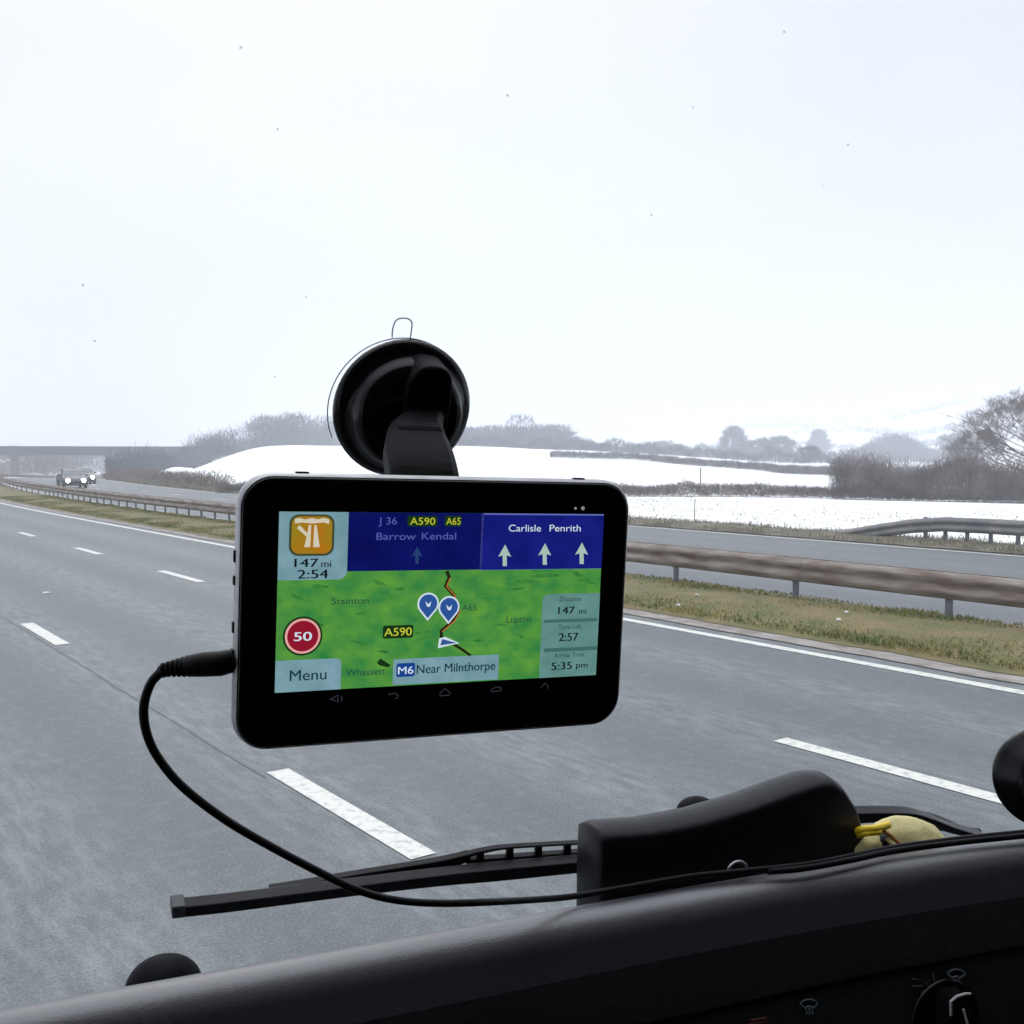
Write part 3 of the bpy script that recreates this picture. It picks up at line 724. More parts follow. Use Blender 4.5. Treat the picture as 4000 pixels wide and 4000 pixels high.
cbox(-.8, 1.4, -1.36, -1.3, -1.3, .5, 'rear_wall', M_CAB); cbox(-.8, 1.4, -1.3, .8, -1.36, -1.3, 'cab_floor', M_CAB)
c0 = (gpt(0, -.43)-Vector((0, 0, H))).dot(fwd)
cbox(-.85, 1.45, c0-.01, c0+.05, -1.7, -.44, 'front_panel', M_PNT)

# seam in the dash face, icons, rotary knob
sm = [dhit(px, py, .0004) for px, py in [tuple(p) for p in spline([(1800, 4130), (2573, 3990), (3094, 3874), (3500, 3790), (4000, 3697), (4500, 3600)], 6)]]
bm = bmesh.new(); tube(bm, [p for p, n in sm], .0013, 6); cbm('panel_seam', bm, mat('seam_black', (.002, .002, .002), 1, spec=0), dash_o)
M_ICON = mat('printed_icon', (.20, .23, .26), .6); M_ICOND = mat('printed_icon_faint', (.10, .11, .12), .6); M_RED = mat('printed_red', (.09, .006, .004), .6)
def lines(name, polys, m, parent, r=.0005):
    bm = bmesh.new()
    for poly in polys: tube(bm, [dhit(x, y, .0008)[0] for x, y in poly], r, 6)
    return cbm(name, bm, m, parent)
def demist(cx, cy, s):
    A = [(cx+s*1.0*sin(a)*1.0, cy-s*.75*cos(a)+s*.15) for a in np.linspace(-1.15, 1.15, 10)]
    Bt = [(cx+s*.45*sin(a), cy-s*.35*cos(a)+s*.45) for a in np.linspace(-1.1, 1.1, 8)]
    ps = [A+[Bt[-1]], [A[0], Bt[0]]+Bt]
    for dx in (-.3, 0, .3): ps.append([(cx+dx*s, cy+s*.95), (cx+dx*s+s*.09, cy+s*.7), (cx+dx*s-s*.05, cy+s*.45), (cx+dx*s+s*.05, cy+s*.1)])
    return ps
lines('demist_icon', demist(3158, 3925, 38), M_ICON, face_o, .00045)
lines('demist_icon', demist(3733, 3808, 38), M_ICON, face_o, .00055)
lines('vent_icon', [[(3560, 3822), (3585, 3826)], [(3610, 3835), (3628, 3855), (3612, 3872), (3600, 3872)], [(3640, 3800), (3650, 3840)], [(3560, 3850), (3600, 3850)]], M_ICOND, face_o, .0005)
lines('warning_icon', [[(2930, 3985), (2990, 3975)], [(2925, 3998), (2995, 3988)]], M_RED, face_o, .001)
kc, kn = dhit(3690, 3985, 0)
kn = kn.normalized()
bm = bmesh.new(); R_ = kn.to_track_quat('Z', 'Y').to_matrix().to_4x4(); Mk = Matrix.Translation(kc) @ R_
tube(bm, [Mk @ Vector((0, 0, z)) for z in (-.002, .001, .003, .0035)], [.031, .031, .030, .027], 40)
knob = cbm('heater_knob', bm, M_GLOSS, dash_o, smooth=False, bevel=.001)
kr = (rgt-kn*rgt.dot(kn)).normalized(); ku = kn.cross(kr); ku = ku if ku.z > 0 else -ku
def kp(x, y, z): return kc+kr*x+ku*y+kn*z
bm = bmesh.new(); 
for (x, y, z, sx_, sy_) in ((0, 0, .010, .0105, .026),):
    pr = [(-sx_*.7, -sy_), (sx_*.7, -sy_), (sx_, -sy_*.6), (sx_, sy_*.7), (sx_*.75, sy_), (-sx_*.75, sy_), (-sx_, sy_*.7), (-sx_, -sy_*.6)]
    a_ = [bm.verts.new(kp(u, v_, .003)) for u, v_ in pr]; b_ = [bm.verts.new(kp(u*.8, v_*.93, .018)) for u, v_ in pr]
    for i in range(8): bm.faces.new((a_[i], a_[(i+1) % 8], b_[(i+1) % 8], b_[i]))
    bm.faces.new(b_)
cbm('grip', bm, M_BLACK, knob, bevel=.002)
bm = bmesh.new(); tube(bm, [kp(-.008, .012, .0165), kp(-.0085, .0225, .0175), kp(-.004, .0255, .018), kp(.004, .0262, .018), kp(.009, .025, .0172)], .0011, 8); tube(bm, [kp(.001, .016, .019), kp(.005, .002, .019)], .0009, 8)  # rim line paints the grip's highlight; the short stroke is the pointer
cbm('pointer_and_highlight', bm, mat('pointer_highlight_white', (.55, .55, .55), .5), knob)
# small black dome on the dash, a black washer nozzle outside
def dome(name, px, py, D, r, hz_, m, parent, sx_=1.0):
    c_ = P(px, py, D); bm = bmesh.new(); bmesh.ops.create_uvsphere(bm, u_segments=28, v_segments=16, radius=1)
    for v in bm.verts: q_ = v.co.copy(); v.co = c_+rgt*q_.x*r*sx_+fwd*q_.y*r+upv*q_.z*hz_
    return cbm(name, bm, m, parent, smooth=True)
dome('dash_sensor', 640, 3850, .66, .020, .0185, M_BLACK, dash_o, 1.15)
dome('washer_nozzle', 2720, 3165, .86, .014, .011, M_BLACK, None, 1.2)

# wiper (outside the glass)
wip = empty('wiper', cabroot.location, 0)
wip.parent = cabroot; wip.location = (0, 0, 0); wip.rotation_euler = (0, 0, 0)
M_WIP = mat('wiper_black', (.006, .006, .008), .4, (.012, .012, .016), 50, spec=.15)
def gl(pts, off): return [glass(px, py, off) for px, py in pts]
def ribbon(name, pts, wpx, off, thick, m, parent):
    """bar following pixel points on the glass, width wpx"""
    bm = bmesh.new(); pp = spline([(a, b_, w_) for (a, b_), w_ in zip(pts, wpx)], 5); prev = None; last = None
    for a, b_, w_ in pp:
        r4 = [bm.verts.new(glass(a, b_-w_/2, off)), bm.verts.new(glass(a, b_+w_/2, off)), bm.verts.new(glass(a, b_+w_/2, off)+GN*thick), bm.verts.new(glass(a, b_-w_/2, off)+GN*thick)]
        if prev:
            for k in range(4): bm.faces.new((prev[k], prev[(k+1) % 4], r4[(k+1) % 4], r4[k]))
        else: bm.faces.new(r4[::-1])
        prev = r4
    bm.faces.new(prev)
    return cbm(name, bm, m, parent, bevel=.0008)
ribbon('blade', [(678, 3569), (900, 3545), (1300, 3494), (1700, 3445), (1950, 3421), (2320, 3385), (2900, 3330)], [40, 40, 38, 42, 46, 42, 36], .004, .010, M_WIP, wip)
ribbon('blade_highlight', [(700, 3545), (1100, 3497), (1500, 3447), (1950, 3398), (2320, 3362)], [7, 7, 7, 7, 7], .016, .002, mat('wiper_sheen', (.10, .10, .11), .35), wip)  # pale strip imitating the highlight line along the blade
ribbon('wiper_cap', [(672, 3568), (725, 3562)], [46, 46], .003, .012, mat('dull_cap', (.045, .047, .052), .6), wip)
# arm: lower spring arm with a row of slots
ribbon('arm', [(1055, 3480), (1200, 3462), (1400, 3432), (1700, 3387), (1840, 3352)], [10, 20, 30, 38, 30], .017, .006, M_WIP, wip)
ribbon('arm', [(1820, 3370), (2000, 3357), (2300, 3336), (2900, 3296)], [14, 12, 13, 18], .017, .006, M_WIP, wip)
ribbon('arm', [(1830, 3345), (1900, 3328), (2000, 3314), (2300, 3296), (2900, 3262)], [12, 12, 8, 8, 12], .0175, .005, M_WIP, wip)
for xx, yy in ((1880, 3345), (1995, 3334), (2107, 3326), (2220, 3318), (2320, 3308)):
    ribbon('slot_rib', [(xx-13, yy), (xx+13, yy-1)], [34, 34], .0175, .0045, M_WIP, wip)
bm = bmesh.new(); cc = glass(1931, 3402, .018); tube(bm, [cc-GN*.006, cc+GN*.0005], .0024, 14)
tube(bm, [cc-GN*.008, cc-GN*.006], .0024, 14); cbm('pivot_pin', bm, mat('pin_steel', (.35, .33, .34), .4, metal=.6), wip)
# wiper linkage reappearing beyond the pouch
ribbon('arm_root', [(3200, 3205), (3330, 3200), (3480, 3194), (3580, 3197), (3660, 3222), (3740, 3250), (3860, 3275)], [46, 42, 34, 30, 34, 26, 6], .012, .012, M_WIP, wip)
ribbon('arm_root', [(3615, 3180), (3660, 3200), (3745, 3224)], [6, 26, 4], .026, .004, M_WIP, wip)
ribbon('arm_root', [(3600, 3240), (3720, 3244), (3835, 3247)], [6, 12, 10], .024, .004, M_WIP, wip)
tag(cabroot, 'dark truck cab seen from inside, with black dashboard, windscreen and wiper', 'truck cab')

# ================================================================== satnav
c4 = [(953, 1862), (2464, 1888), (2413, 2822), (917, 2932)]
Rg = Matrix(((0.92435964, -0.04328934, -0.37905842), (0.00826802, 0.99558161, -0.09353558), (0.38143268, 0.08332645, 0.92063338)))
# camera space (x right, y down, z forward) -> blender camera (x, -y, -z) -> world
def c2w(v): return CR @ Vector((v[0], -v[1], -v[2]))
DX = c2w([Rg[0][0], Rg[1][0], Rg[2][0]]).normalized(); DY = -c2w([Rg[0][1], Rg[1][1], Rg[2][1]]).normalized(); DN = DX.cross(DY)   # DN towards viewer
DC = Vector((0, 0, H))+c2w((-0.03169202, 0.04522768, 0.49652996))
def dl(px, py):                                # pixel -> coordinates on the device's face
    p = plane_hit(px, py, DC, DN)-DC; return Vector((p.dot(DX), p.dot(DY)))
cs = [dl(*c) for c in c4]; print('device corners', cs)
xL = (cs[0].x+cs[3].x)/2; xR = (cs[1].x+cs[2].x)/2; yT = (cs[0].y+cs[1].y)/2; yB = (cs[2].y+cs[3].y)/2
nav = bpy.data.objects.new('satnav', None); COL.objects.link(nav)
NM = Matrix((DX, DY, DN)).transposed().to_4x4(); NM.translation = DC
nav.matrix_world = NM; nav.rotation_mode = 'XYZ'
def rrect(x0, x1, y0, y1, r, n=8):
    o = []
    for (cx, cy, a0_) in ((x1-r, y1-r, 0), (x0+r, y1-r, 90), (x0+r, y0+r, 180), (x1-r, y0+r, 270)):
        for k in range(n+1):
            a = rad(a0_+90*k/n); o.append((cx+r*cos(a), cy+r*sin(a)))
    return o
def loft(name, rings, m, parent, capf=True, capb=True, smooth=True):
    V = []; F = []; n = len(rings[0][0])
    for pts, z in rings: V += [(x, y, z) for x, y in pts]
    for i in range(len(rings)-1):
        for k in range(n): a = i*n+k; b_ = i*n+(k+1) % n; F.append((a, b_, b_+n, a+n))
    if capf: F.append(tuple(range((len(rings)-1)*n, len(rings)*n)))
    if capb: F.append(tuple(range(n))[::-1])
    me = mesh_from(name, V, F); o = link(name, me, m, parent)
    for p in me.polygons: p.use_smooth = smooth and len(p.vertices) == 4
    return o
def RR(d, r): return rrect(xL-d, xR+d, yB-d, yT+d, r)
loft('bezel', [(RR(-.0005, .0135), -.003), (RR(0, .014), -.0015), (RR(-.0008, .0135), 0), (RR(-.0025, .0125), .0004)], M_GLOSS, nav)
loft('edge_trim', [(RR(-.0006, .0142), -.0125), (RR(.0012, .0150), -.0095), (RR(.0016, .0155), -.006), (RR(.0011, .0150), -.0025), (RR(.0002, .014), -.0014)], M_SILV, nav, False, False)
loft('back_cover', [(RR(-.012, .010), -.0175), (RR(-.004, .012), -.0165), (RR(-.0006, .0142), -.0126)], M_BLACK, nav)
# buttons and sockets on the thin sides
def side_box(name, along, yy, ln, wd, m):
    bm = bmesh.new(); box(bm, (xL-.0016, yy, -.0062), (.0012, ln, wd)); return bmobj(name, bm, m, nav, bevel=.0005)
for py, ln in ((2180, .0055), (2275, .0042), (2460, .0050)):
    side_box('socket', 0, dl(940, py).y, ln, .0030, M_RUB)
side_box('socket', 0, dl(930, 2590).y, .010, .0050, M_RUB)
for px in (1190, 2280):
    bm = bmesh.new(); box(bm, (dl(px, 1880).x, yT+.0014, -.006), (.006, .0015, .003)); bmobj('side_button', bm, M_BLACK, nav, bevel=.0004)
# --- screen
SQ = [(1095, 1998), (2357, 2008), (2325, 2638), (1067, 2702)]
sq = [dl(*c) for c in SQ]
sx0, sx1, sy1, sy0 = (sq[0].x+sq[3].x)/2, (sq[1].x+sq[2].x)/2, (sq[0].y+sq[1].y)/2, (sq[2].y+sq[3].y)/2
print('screen', sx1-sx0, sy1-sy0, [tuple(q) for q in sq])
def lay(k): return .0005+.00012*k
def poly(name, pts, k, m, parent):
    return obj(name, [(x, y, lay(k)) for x, y in pts], [tuple(range(len(pts)))], m, parent)
E_MAP = emit('map_green', hexc(44, 128, 66), .95, hexc(96, 158, 62), 85, .3, .7, (1, 1.5, 1), 5)
scr = poly('screen', [(sx0, sy0), (sx1, sy0), (sx1, sy1), (sx0, sy1)], 0, E_MAP, nav)
E_NAVY = emit('navy', hexc(14, 20, 98), 1, hexc(10, 14, 82), 60); E_BLUE = emit('blue', hexc(24, 30, 125), 1, hexc(16, 24, 108), 60)
E_PALE = emit('pale_panel', hexc(134, 172, 186), .84, hexc(118, 158, 170), 90); E_GREY = emit('info_panel', hexc(100, 142, 138), 1, hexc(88, 130, 124), 90)
E_DARK = emit('ink', hexc(12, 20, 24), 1); E_INK2 = emit('soft_ink', hexc(36, 68, 62), 1); E_WHITE = emit('white_ui', hexc(205, 220, 232), 1)
E_LAV = emit('dim_lavender', hexc(84, 92, 165), 1); E_ARW = emit('arrow_white', hexc(165, 190, 180), 1); E_DIMA = emit('dim_arrow', hexc(38, 62, 112), 1)
E_GOLD = emit('gold', hexc(186, 118, 24), .85, hexc(160, 134, 34), 120); E_OLIVE = emit('dark_frame', hexc(62, 72, 48), 1); E_CREAM = emit('cream', hexc(214, 208, 186), .9)
E_RED = emit('red_badge', hexc(140, 22, 44), 1); E_PINK = emit('pale_ring', hexc(225, 165, 160), 1); E_YEL = emit('yellow_text', hexc(190, 195, 60), 1); E_DGRN = emit('dark_green', hexc(22, 52, 22), 1)
E_ROUTE = emit('route_dark', hexc(34, 38, 18), 1); E_ROUTE2 = emit('route_tan', hexc(176, 104, 52), 1); E_POI = emit('poi_blue', hexc(44, 82, 150), 1); E_CUR = emit('cursor_blue', hexc(52, 84, 140), 1)
E_HILL = emit('map_shade', hexc(40, 112, 52), 1, hexc(74, 140, 62), 260, .3, .7); E_LINE = emit('divider', hexc(62, 104, 100), 1); E_BORD = emit('panel_border', hexc(98, 108, 180), 1)
def rr2(pxa, pxb, r, corners='abcd', n=6):
    """rounded rect from two opposite pixel corners (top-left, bottom-right); corners: which are round a=TR b=TL c=BL d=BR"""
    a, b_ = dl(*pxa), dl(*pxb); x0, x1, y0, y1 = a.x, b_.x, b_.y, a.y
    x0 = max(x0, sx0); x1 = min(x1, sx1); y0 = max(y0, sy0); y1 = min(y1, sy1)
    o = []
    for (cx, cy, a0_, key) in ((x1, y1, 0, 'a'), (x0, y1, 90, 'b'), (x0, y0, 180, 'c'), (x1, y0, 270, 'd')):
        if key in corners:
            ox = cx-r if cx == x1 else cx+r; oy = cy-r if cy == y1 else cy+r
            for k in range(n+1): an_ = rad(a0_+90*k/n); o.append((ox+r*cos(an_), oy+r*sin(an_)))
        else: o.append((cx, cy))
    return o
# shaded relief streaks on the map
rr = random.Random(3); V = []; F = []
for (px, py, ln, wd) in ((1250, 2290, 60, 9), (1480, 2275, 50, 7), (1230, 2430, 70, 9), (1420, 2395, 60, 8), (1560, 2300, 40, 7), (2050, 2270, 130, 9), (2130, 2248, 120, 10), (2010, 2300, 70, 6), (2250, 2240, 120, 11), (2290, 2270, 90, 8), (1950, 2440, 60, 6), (1650, 2470, 60, 7), (1400, 2510, 60, 8), (1500, 2545, 50, 6), (1870, 2500, 70, 6), (2020, 2480, 60, 7), (1160, 2330, 50, 8), (1900, 2340, 40, 5)):
    k = len(V); c_ = dl(px, py); a_ = rr.uniform(-.1, .5)*-1; L_ = ln*.00012*.5; W_ = wd*.00012*.85; m_ = 14
    for i in range(m_):
        t_ = 2*pi*i/m_; u, v_ = cos(t_)*L_*(1+.2*rr.random()), sin(t_)*W_*(.6+.8*rr.random()); V.append((c_.x+u*cos(a_)-v_*sin(a_), c_.y+u*sin(a_)+v_*cos(a_), lay(.5)))
    F.append(tuple(range(k, k+m_)))
obj('map_relief', V, F, E_HILL, scr)
poly('junction_panel', rr2((1352, 1996), (1881, 2224), 0, ''), 1, E_NAVY, scr)
poly('lane_panel_border', rr2((1881, 1996), (2360, 2220), 0, ''), 1, E_BORD, scr)
poly('lane_panel', rr2((1888, 2010), (2351, 2219), 0, ''), 2, E_BLUE, scr)
poly('turn_panel', rr2((1080, 1990), (1353, 2262), .004, 'd'), 2, E_PALE, scr)
poly('menu_button', rr2((1060, 2581), (1328, 2720), .0025, 'a'), 2, E_PALE, scr)
poly('info_panel', rr2((2118, 2320), (2360, 2660), .0035, 'b'), 2, E_GREY, scr)
poly('place_panel', rr2((1535, 2574), (1943, 2652), .0004), 2, E_PALE, scr)
for y_ in (2420, 2532):
    poly('divider', rr2((2122, y_), (2330, y_+5), 0, ''), 3, E_LINE, scr)
poly('turn_icon', rr2((1130, 2008), (1302, 2170), .0042), 3, E_OLIVE, scr)
ico = poly('turn_icon', rr2((1139, 2016), (1293, 2161), .0034), 4, E_GOLD, scr)
def pp(pts): return [tuple(dl(*p)) for p in pts]
def polys(name, plist, k, m, parent):
    V = []; F = []
    for pl in plist:
        b0_ = len(V); V += [(x, y, lay(k)) for x, y in pp(pl)]; F.append(tuple(range(b0_, b0_+len(pl))))
    return obj(name, V, F, m, parent)
polys('icon_road', [[(1186, 2136), (1210, 2136), (1214, 2050), (1204, 2050), (1199, 2082), (1168, 2050), (1158, 2062), (1196, 2096)], [(1221, 2136), (1247, 2136), (1235, 2050), (1226, 2050)],
                    [(1150, 2044), (1150, 2026), (1168, 2022), (1190, 2028), (1215, 2022), (1240, 2028), (1262, 2022), (1284, 2028), (1284, 2046), (1262, 2040), (1216, 2044), (1180, 2040)]], 5, E_CREAM, ico)
# speed limit badge
def circ(px, py, r, n=36):
    c_ = dl(px, py); return [(c_.x+r*cos(2*pi*i/n), c_.y+r*sin(2*pi*i/n)) for i in range(n)]
poly('speed_badge', circ(1181, 2483, .0088), 3, E_DGRN, scr); poly('speed_badge', circ(1181, 2483, .0079), 4, E_PINK, scr); poly('speed_badge', circ(1181, 2483, .0069), 5, E_RED, scr)
# lane arrows
def arrow(px, py, s=1.0):
    return [(px-7*s, py+42*s), (px+9*s, py+42*s), (px+8*s, py), (px+26*s, py+6*s), (px+2*s, py-42*s), (px-25*s, py+6*s), (px-8*s, py)]
for px, py in ((1968, 2168), (2124, 2163), (2268, 2160)): polys('lane_arrow', [arrow(px, py)], 4, E_ARW, scr)
polys('lane_arrow', [arrow(1626, 2168, .8)], 4, E_DIMA, scr)
def pxz(zx, zy): return (900+zx*.8282, 1850+zy*.8282)
def stroke(name, pts, wpx, k, m, parent):
    V = []; F = []; q_ = [dl(*p) for p in pts]; w_ = wpx*.00012/2
    for i, p in enumerate(q_):
        t_ = (q_[min(i+1, len(q_)-1)]-q_[max(0, i-1)]).normalized(); n_ = Vector((-t_.y, t_.x))*w_
        V += [(p.x+n_.x, p.y+n_.y, lay(k)), (p.x-n_.x, p.y-n_.y, lay(k))]
    for i in range(len(q_)-1): F.append((2*i, 2*i+1, 2*i+3, 2*i+2))
    return obj(name, V, F, m, parent)
rt = [pxz(*p) for p in ((1018, 458), (1030, 488), (1012, 528), (1052, 572), (1058, 602), (1074, 650), (1050, 692), (992, 742), (994, 785))]
stroke('route_line', rt, 15, 1.5, E_ROUTE, scr); stroke('route_line', [(x+4, y+2) for x, y in rt[1:8]], 5, 2, E_ROUTE2, scr)
stroke('route_line', [pxz(1045, 800), pxz(1090, 828), pxz(1132, 858)], 11, 1.5, E_ROUTE, scr)
for (zx, zy) in ((930, 612), (1028, 628)):
    for r_, k, m_ in ((.0052, 3, E_WHITE), (.0044, 4, E_POI)):
        c_ = dl(*pxz(zx, zy)); pts = [(c_.x+r_*cos(a), c_.y+r_*sin(a)) for a in np.linspace(-.6, pi+.6, 18)]+[(c_.x, c_.y-r_*1.55)]
        poly('map_pin', pts, k, m_, scr)
    polys('map_pin', [[pxz(zx-14, zy-12), pxz(zx, zy+2), pxz(zx+14, zy-12), pxz(zx+8, zy+14), pxz(zx-6, zy+14)]], 5, E_WHITE, scr)
polys('position_arrow', [[pxz(975, 822), pxz(982, 775), pxz(1010, 768), pxz(1078, 798), pxz(1030, 808)]], 4, E_WHITE, scr)
polys('position_arrow', [[pxz(986, 808), pxz(995, 778), pxz(1064, 796), pxz(1024, 802)]], 5, E_CUR, scr)
polys('map_mark', [[pxz(688, 890), pxz(705, 870), pxz(725, 882), pxz(755, 902), pxz(740, 912), pxz(700, 902)]], 3, E_DGRN, scr)
poly('road_badge', rr2((1494, 2443), (1611, 2489), .001), 3, E_DGRN, scr)
poly('road_badge', rr2((1590, 2014), (1706, 2056), .001), 3, E_DGRN, scr); poly('road_badge', rr2((1735, 2014), (1800, 2056), .001), 3, E_DGRN, scr)
poly('road_badge', rr2((1547, 2590), (1618, 2640), .001), 3, emit('motorway_blue', hexc(26, 66, 140), 1), scr)
# lettering
def text_mesh(s, px, py, hpx, k, wpx=None, bold=0.0):
    cu = bpy.data.curves.new('t', 'FONT'); cu.body = s; cu.align_x = 'CENTER'; cu.align_y = 'CENTER'; cu.size = 1; cu.offset = 0
    o = bpy.data.objects.new('t', cu); COL.objects.link(o)
    bpy.context.view_layer.update(); dg = bpy.context.evaluated_depsgraph_get(); me = o.evaluated_get(dg).to_mesh()
    V = [v.co.copy() for v in me.vertices]; F = [tuple(p.vertices) for p in me.polygons]; o.evaluated_get(dg).to_mesh_clear()
    bpy.data.objects.remove(o); bpy.data.curves.remove(cu)
    xs = [v.x for v in V]; ys = [v.y for v in V]; c_ = dl(px, py)
    ky = hpx*.00012/.72; w0 = max(xs)-min(xs); kx = ky if wpx is None else wpx*.00013/w0
    xm = (max(xs)+min(xs))/2
    return [(c_.x+(v.x-xm)*kx, c_.y+(v.y-(max(ys)+min(ys))/2)*ky, lay(k)) for v in V], F
def letters(items, k, m, name='lettering'):
    for it in items:
        v, f = text_mesh(*it[:4], k, *(it[4:])); n_ = len(v); bold = it[5] if len(it) > 5 else 0
        if bold:
            w_ = bold*.0055*it[3]/34; V = []; F = []
            for q_, (dx, dz) in enumerate(((-w_, 0), (w_, .00004))): V += [(a+dx, b_, c_+dz) for a, b_, c_ in v]; F += [tuple(i_+q_*n_ for i_ in ff) for ff in f]
        else: V, F = v, f
        obj(name, V, F, m, scr)
letters([('147', 1195, 2197, 32, 80, .02), ('mi', 1272, 2201, 26, 34, .01), ('2:54', 1220, 2241, 34, 104, .02), ('147', 2209, 2382, 30, 68, .02), ('mi', 2272, 2386, 22, 30, .01), ('2:57', 2217, 2486, 34, 80, .02), ('5:35', 2190, 2599, 32, 84, .02), ('pm', 2268, 2602, 24, 48, .01)], 6, E_DARK)
letters([('Menu', 1202, 2634, 42, 126, .005), ('Near Milnthorpe', 1780, 2610, 36, 300, .01)], 6, emit('teal_ink', hexc(22, 52, 62), 1))
letters([('Distance', 2226, 2338, 20, 90), ('Time Left', 2222, 2446, 20, 96), ('Arrival Time', 2218, 2556, 20, 124), ('Stainton', 1366, 2345, 26, 130), ('Lupton', 2022, 2421, 28, 96), ('Whassett', 1426, 2622, 28, 140), ('A65', 1830, 2372, 24, 56)], 6, E_INK2)
letters([('J 36', 1512, 2038, 28, 66), ('Barrow', 1545, 2094, 28, 142), ('Kendal', 1712, 2093, 28, 128)], 6, E_LAV)
letters([('Carlisle', 2047, 2062, 28, 128), ('Penrith', 2204, 2062, 28, 128), ('50', 1181, 2484, 34, 60, .02), ('M6', 1582, 2616, 30, 56, .01)], 6, E_WHITE)
letters([('A590', 1552, 2466, 32, 100, .01), ('A590', 1648, 2035, 28, 92), ('A65', 1768, 2035, 28, 54)], 6, E_YEL)
# faint touch symbols on the bezel under the screen, status dots above
E_FNT = emit('faint_symbol', hexc(40, 42, 50), 1); E_DOT = emit('status', hexc(130, 132, 138), 1)
def nstroke(name, pts, w_, m): return stroke(name, pts, w_, 1, m, nav)
nstroke('touch_symbol', [(1288, 2730), (1306, 2722), (1318, 2710), (1318, 2744), (1306, 2734), (1288, 2730)], 5, E_FNT); nstroke('touch_symbol', [(1330, 2716), (1336, 2728), (1330, 2740)], 5, E_FNT)
nstroke('touch_symbol', [(1516, 2712), (1536, 2706), (1552, 2712), (1554, 2724), (1540, 2728)], 5, E_FNT)
nstroke('touch_symbol', [(1716, 2708), (1736, 2688), (1758, 2706), (1754, 2714), (1718, 2716), (1716, 2708)], 5, E_FNT)
nstroke('touch_symbol', [(1916, 2694), (1936, 2682), (1958, 2686), (1956, 2696), (1920, 2702), (1916, 2694)], 5, E_FNT)
nstroke('touch_symbol', [(2110, 2686), (2126, 2668), (2140, 2680), (2136, 2690)], 5, E_FNT)
poly('status_dot', circ(2246, 1985, .0007, 10), 1, E_DOT, nav); poly('status_dot', circ(2275, 1985, .0010, 10), 1, E_DOT, nav)
tag(nav, 'black widescreen sat nav with a lit green route map, held in front of the windscreen', 'sat nav')

# ================================================================== suction mount
mnt = empty('suction_mount', GP); 
def mbm(name, bm, m, parent=None, **k):
    for v in bm.verts: v.co = v.co-GP
    return bmobj(name, bm, m, parent or mnt, **k)
gr = rgt; gu = gup; gi = -GN                         # gi points into the cab
def gq(x, y, z): return GP+gr*x+gu*y+gi*z
def disc(bm, cx, cy, prof_, n=56):
    """prof_: (radius, height above glass)"""
    rings = [[bm.verts.new(gq(cx+r*cos(2*pi*k/n), cy+r*sin(2*pi*k/n), z)) for k in range(n)] for r, z in prof_]
    for a, b_ in zip(rings, rings[1:]):
        for k in range(n): bm.faces.new((a[k], a[(k+1) % n], b_[(k+1) % n], b_[k]))
    bm.faces.new(rings[0][::-1]); bm.faces.new(rings[-1])
RS = .0412
bm = bmesh.new(); disc(bm, 0, 0, [(RS, .002), (RS*1.0, .004), (RS*.98, .006), (RS*.9, .0085), (RS*.80, .0105), (RS*.78, .016), (RS*.72, .021), (RS*.6, .0235), (RS*.3, .025)]); mbm('suction_cup', bm, M_GLOSS, smooth=True)
# clear pull-film with its tab
M_FILM = bpy.data.materials.new('clear_film'); M_FILM.use_nodes = True; t = M_FILM.node_tree; t.nodes.clear()
oo = t.nodes.new('ShaderNodeOutputMaterial'); tb = t.nodes.new('ShaderNodeBsdfTransparent'); df = t.nodes.new('ShaderNodeBsdfTranslucent'); df.inputs[0].default_value = (.8, .82, .85, 1); mxs = t.nodes.new('ShaderNodeMixShader'); mxs.inputs[0].default_value = .12
t.links.new(tb.outputs[0], mxs.inputs[1]); t.links.new(df.outputs[0], mxs.inputs[2]); t.links.new(mxs.outputs[0], oo.inputs[0])
M_FEDGE = mat('film_edge', (.38, .41, .45), .4)
def gxy(px, py):
    p = glass(px, py, -.0012)-GP; return p.dot(gr), p.dot(gu)
fc = gxy(1558, 1598); fr = RS*1.02
tabp = [gxy(*p) for p in ((1532, 1318), (1533, 1290), (1545, 1254), (1568, 1243), (1596, 1246), (1609, 1262), (1606, 1300), (1602, 1322))]
bm = bmesh.new(); n = 64; ring = []
for k in range(n): ring.append(bm.verts.new(gq(fc[0]+fr*cos(2*pi*k/n), fc[1]+fr*sin(2*pi*k/n), .0012)))
bm.faces.new(ring); bm.faces.new([bm.verts.new(gq(x, y, .0010)) for x, y in tabp]); mbm('pull_film', bm, M_FILM)
bm = bmesh.new(); tube(bm, [gq(fc[0]+fr*cos(a), fc[1]+fr*sin(a), .0012) for a in np.linspace(rad(68), rad(205), 50)], .00035, 6)
tube(bm, [gq(x, y, .0012) for x, y in [tuple(p) for p in spline(tabp, 5)]], .0004, 6); mbm('film_edge', bm, M_FEDGE)
# lever plate and arm
bm = bmesh.new()
def hull_plate(pts, z0, z1, sc1=.9):
    cx = sum(p[0] for p in pts)/len(pts); cy = sum(p[1] for p in pts)/len(pts)
    a_ = [bm.verts.new(gq(x, y, z0)) for x, y in pts]; b_ = [bm.verts.new(gq(cx+(x-cx)*sc1, cy+(y-cy)*sc1, z1)) for x, y in pts]
    for i in range(len(pts)): j = (i+1) % len(pts); bm.faces.new((a_[i], a_[j], b_[j], b_[i]))
    bm.faces.new(a_[::-1]); bm.faces.new(b_)
lev = [tuple(p) for p in spline([(-.010, .006), (-.009, .022), (-.002, .0330), (.009, .0352), (.0185, .031), (.0215, .020), (.021, .002), (.017, -.014), (-.006, -.014)], 4)]
hull_plate(lev, .004, .0285, .86); mbm('lock_lever', bm, M_BLACK, smooth=False, bevel=.0022, seg=3)
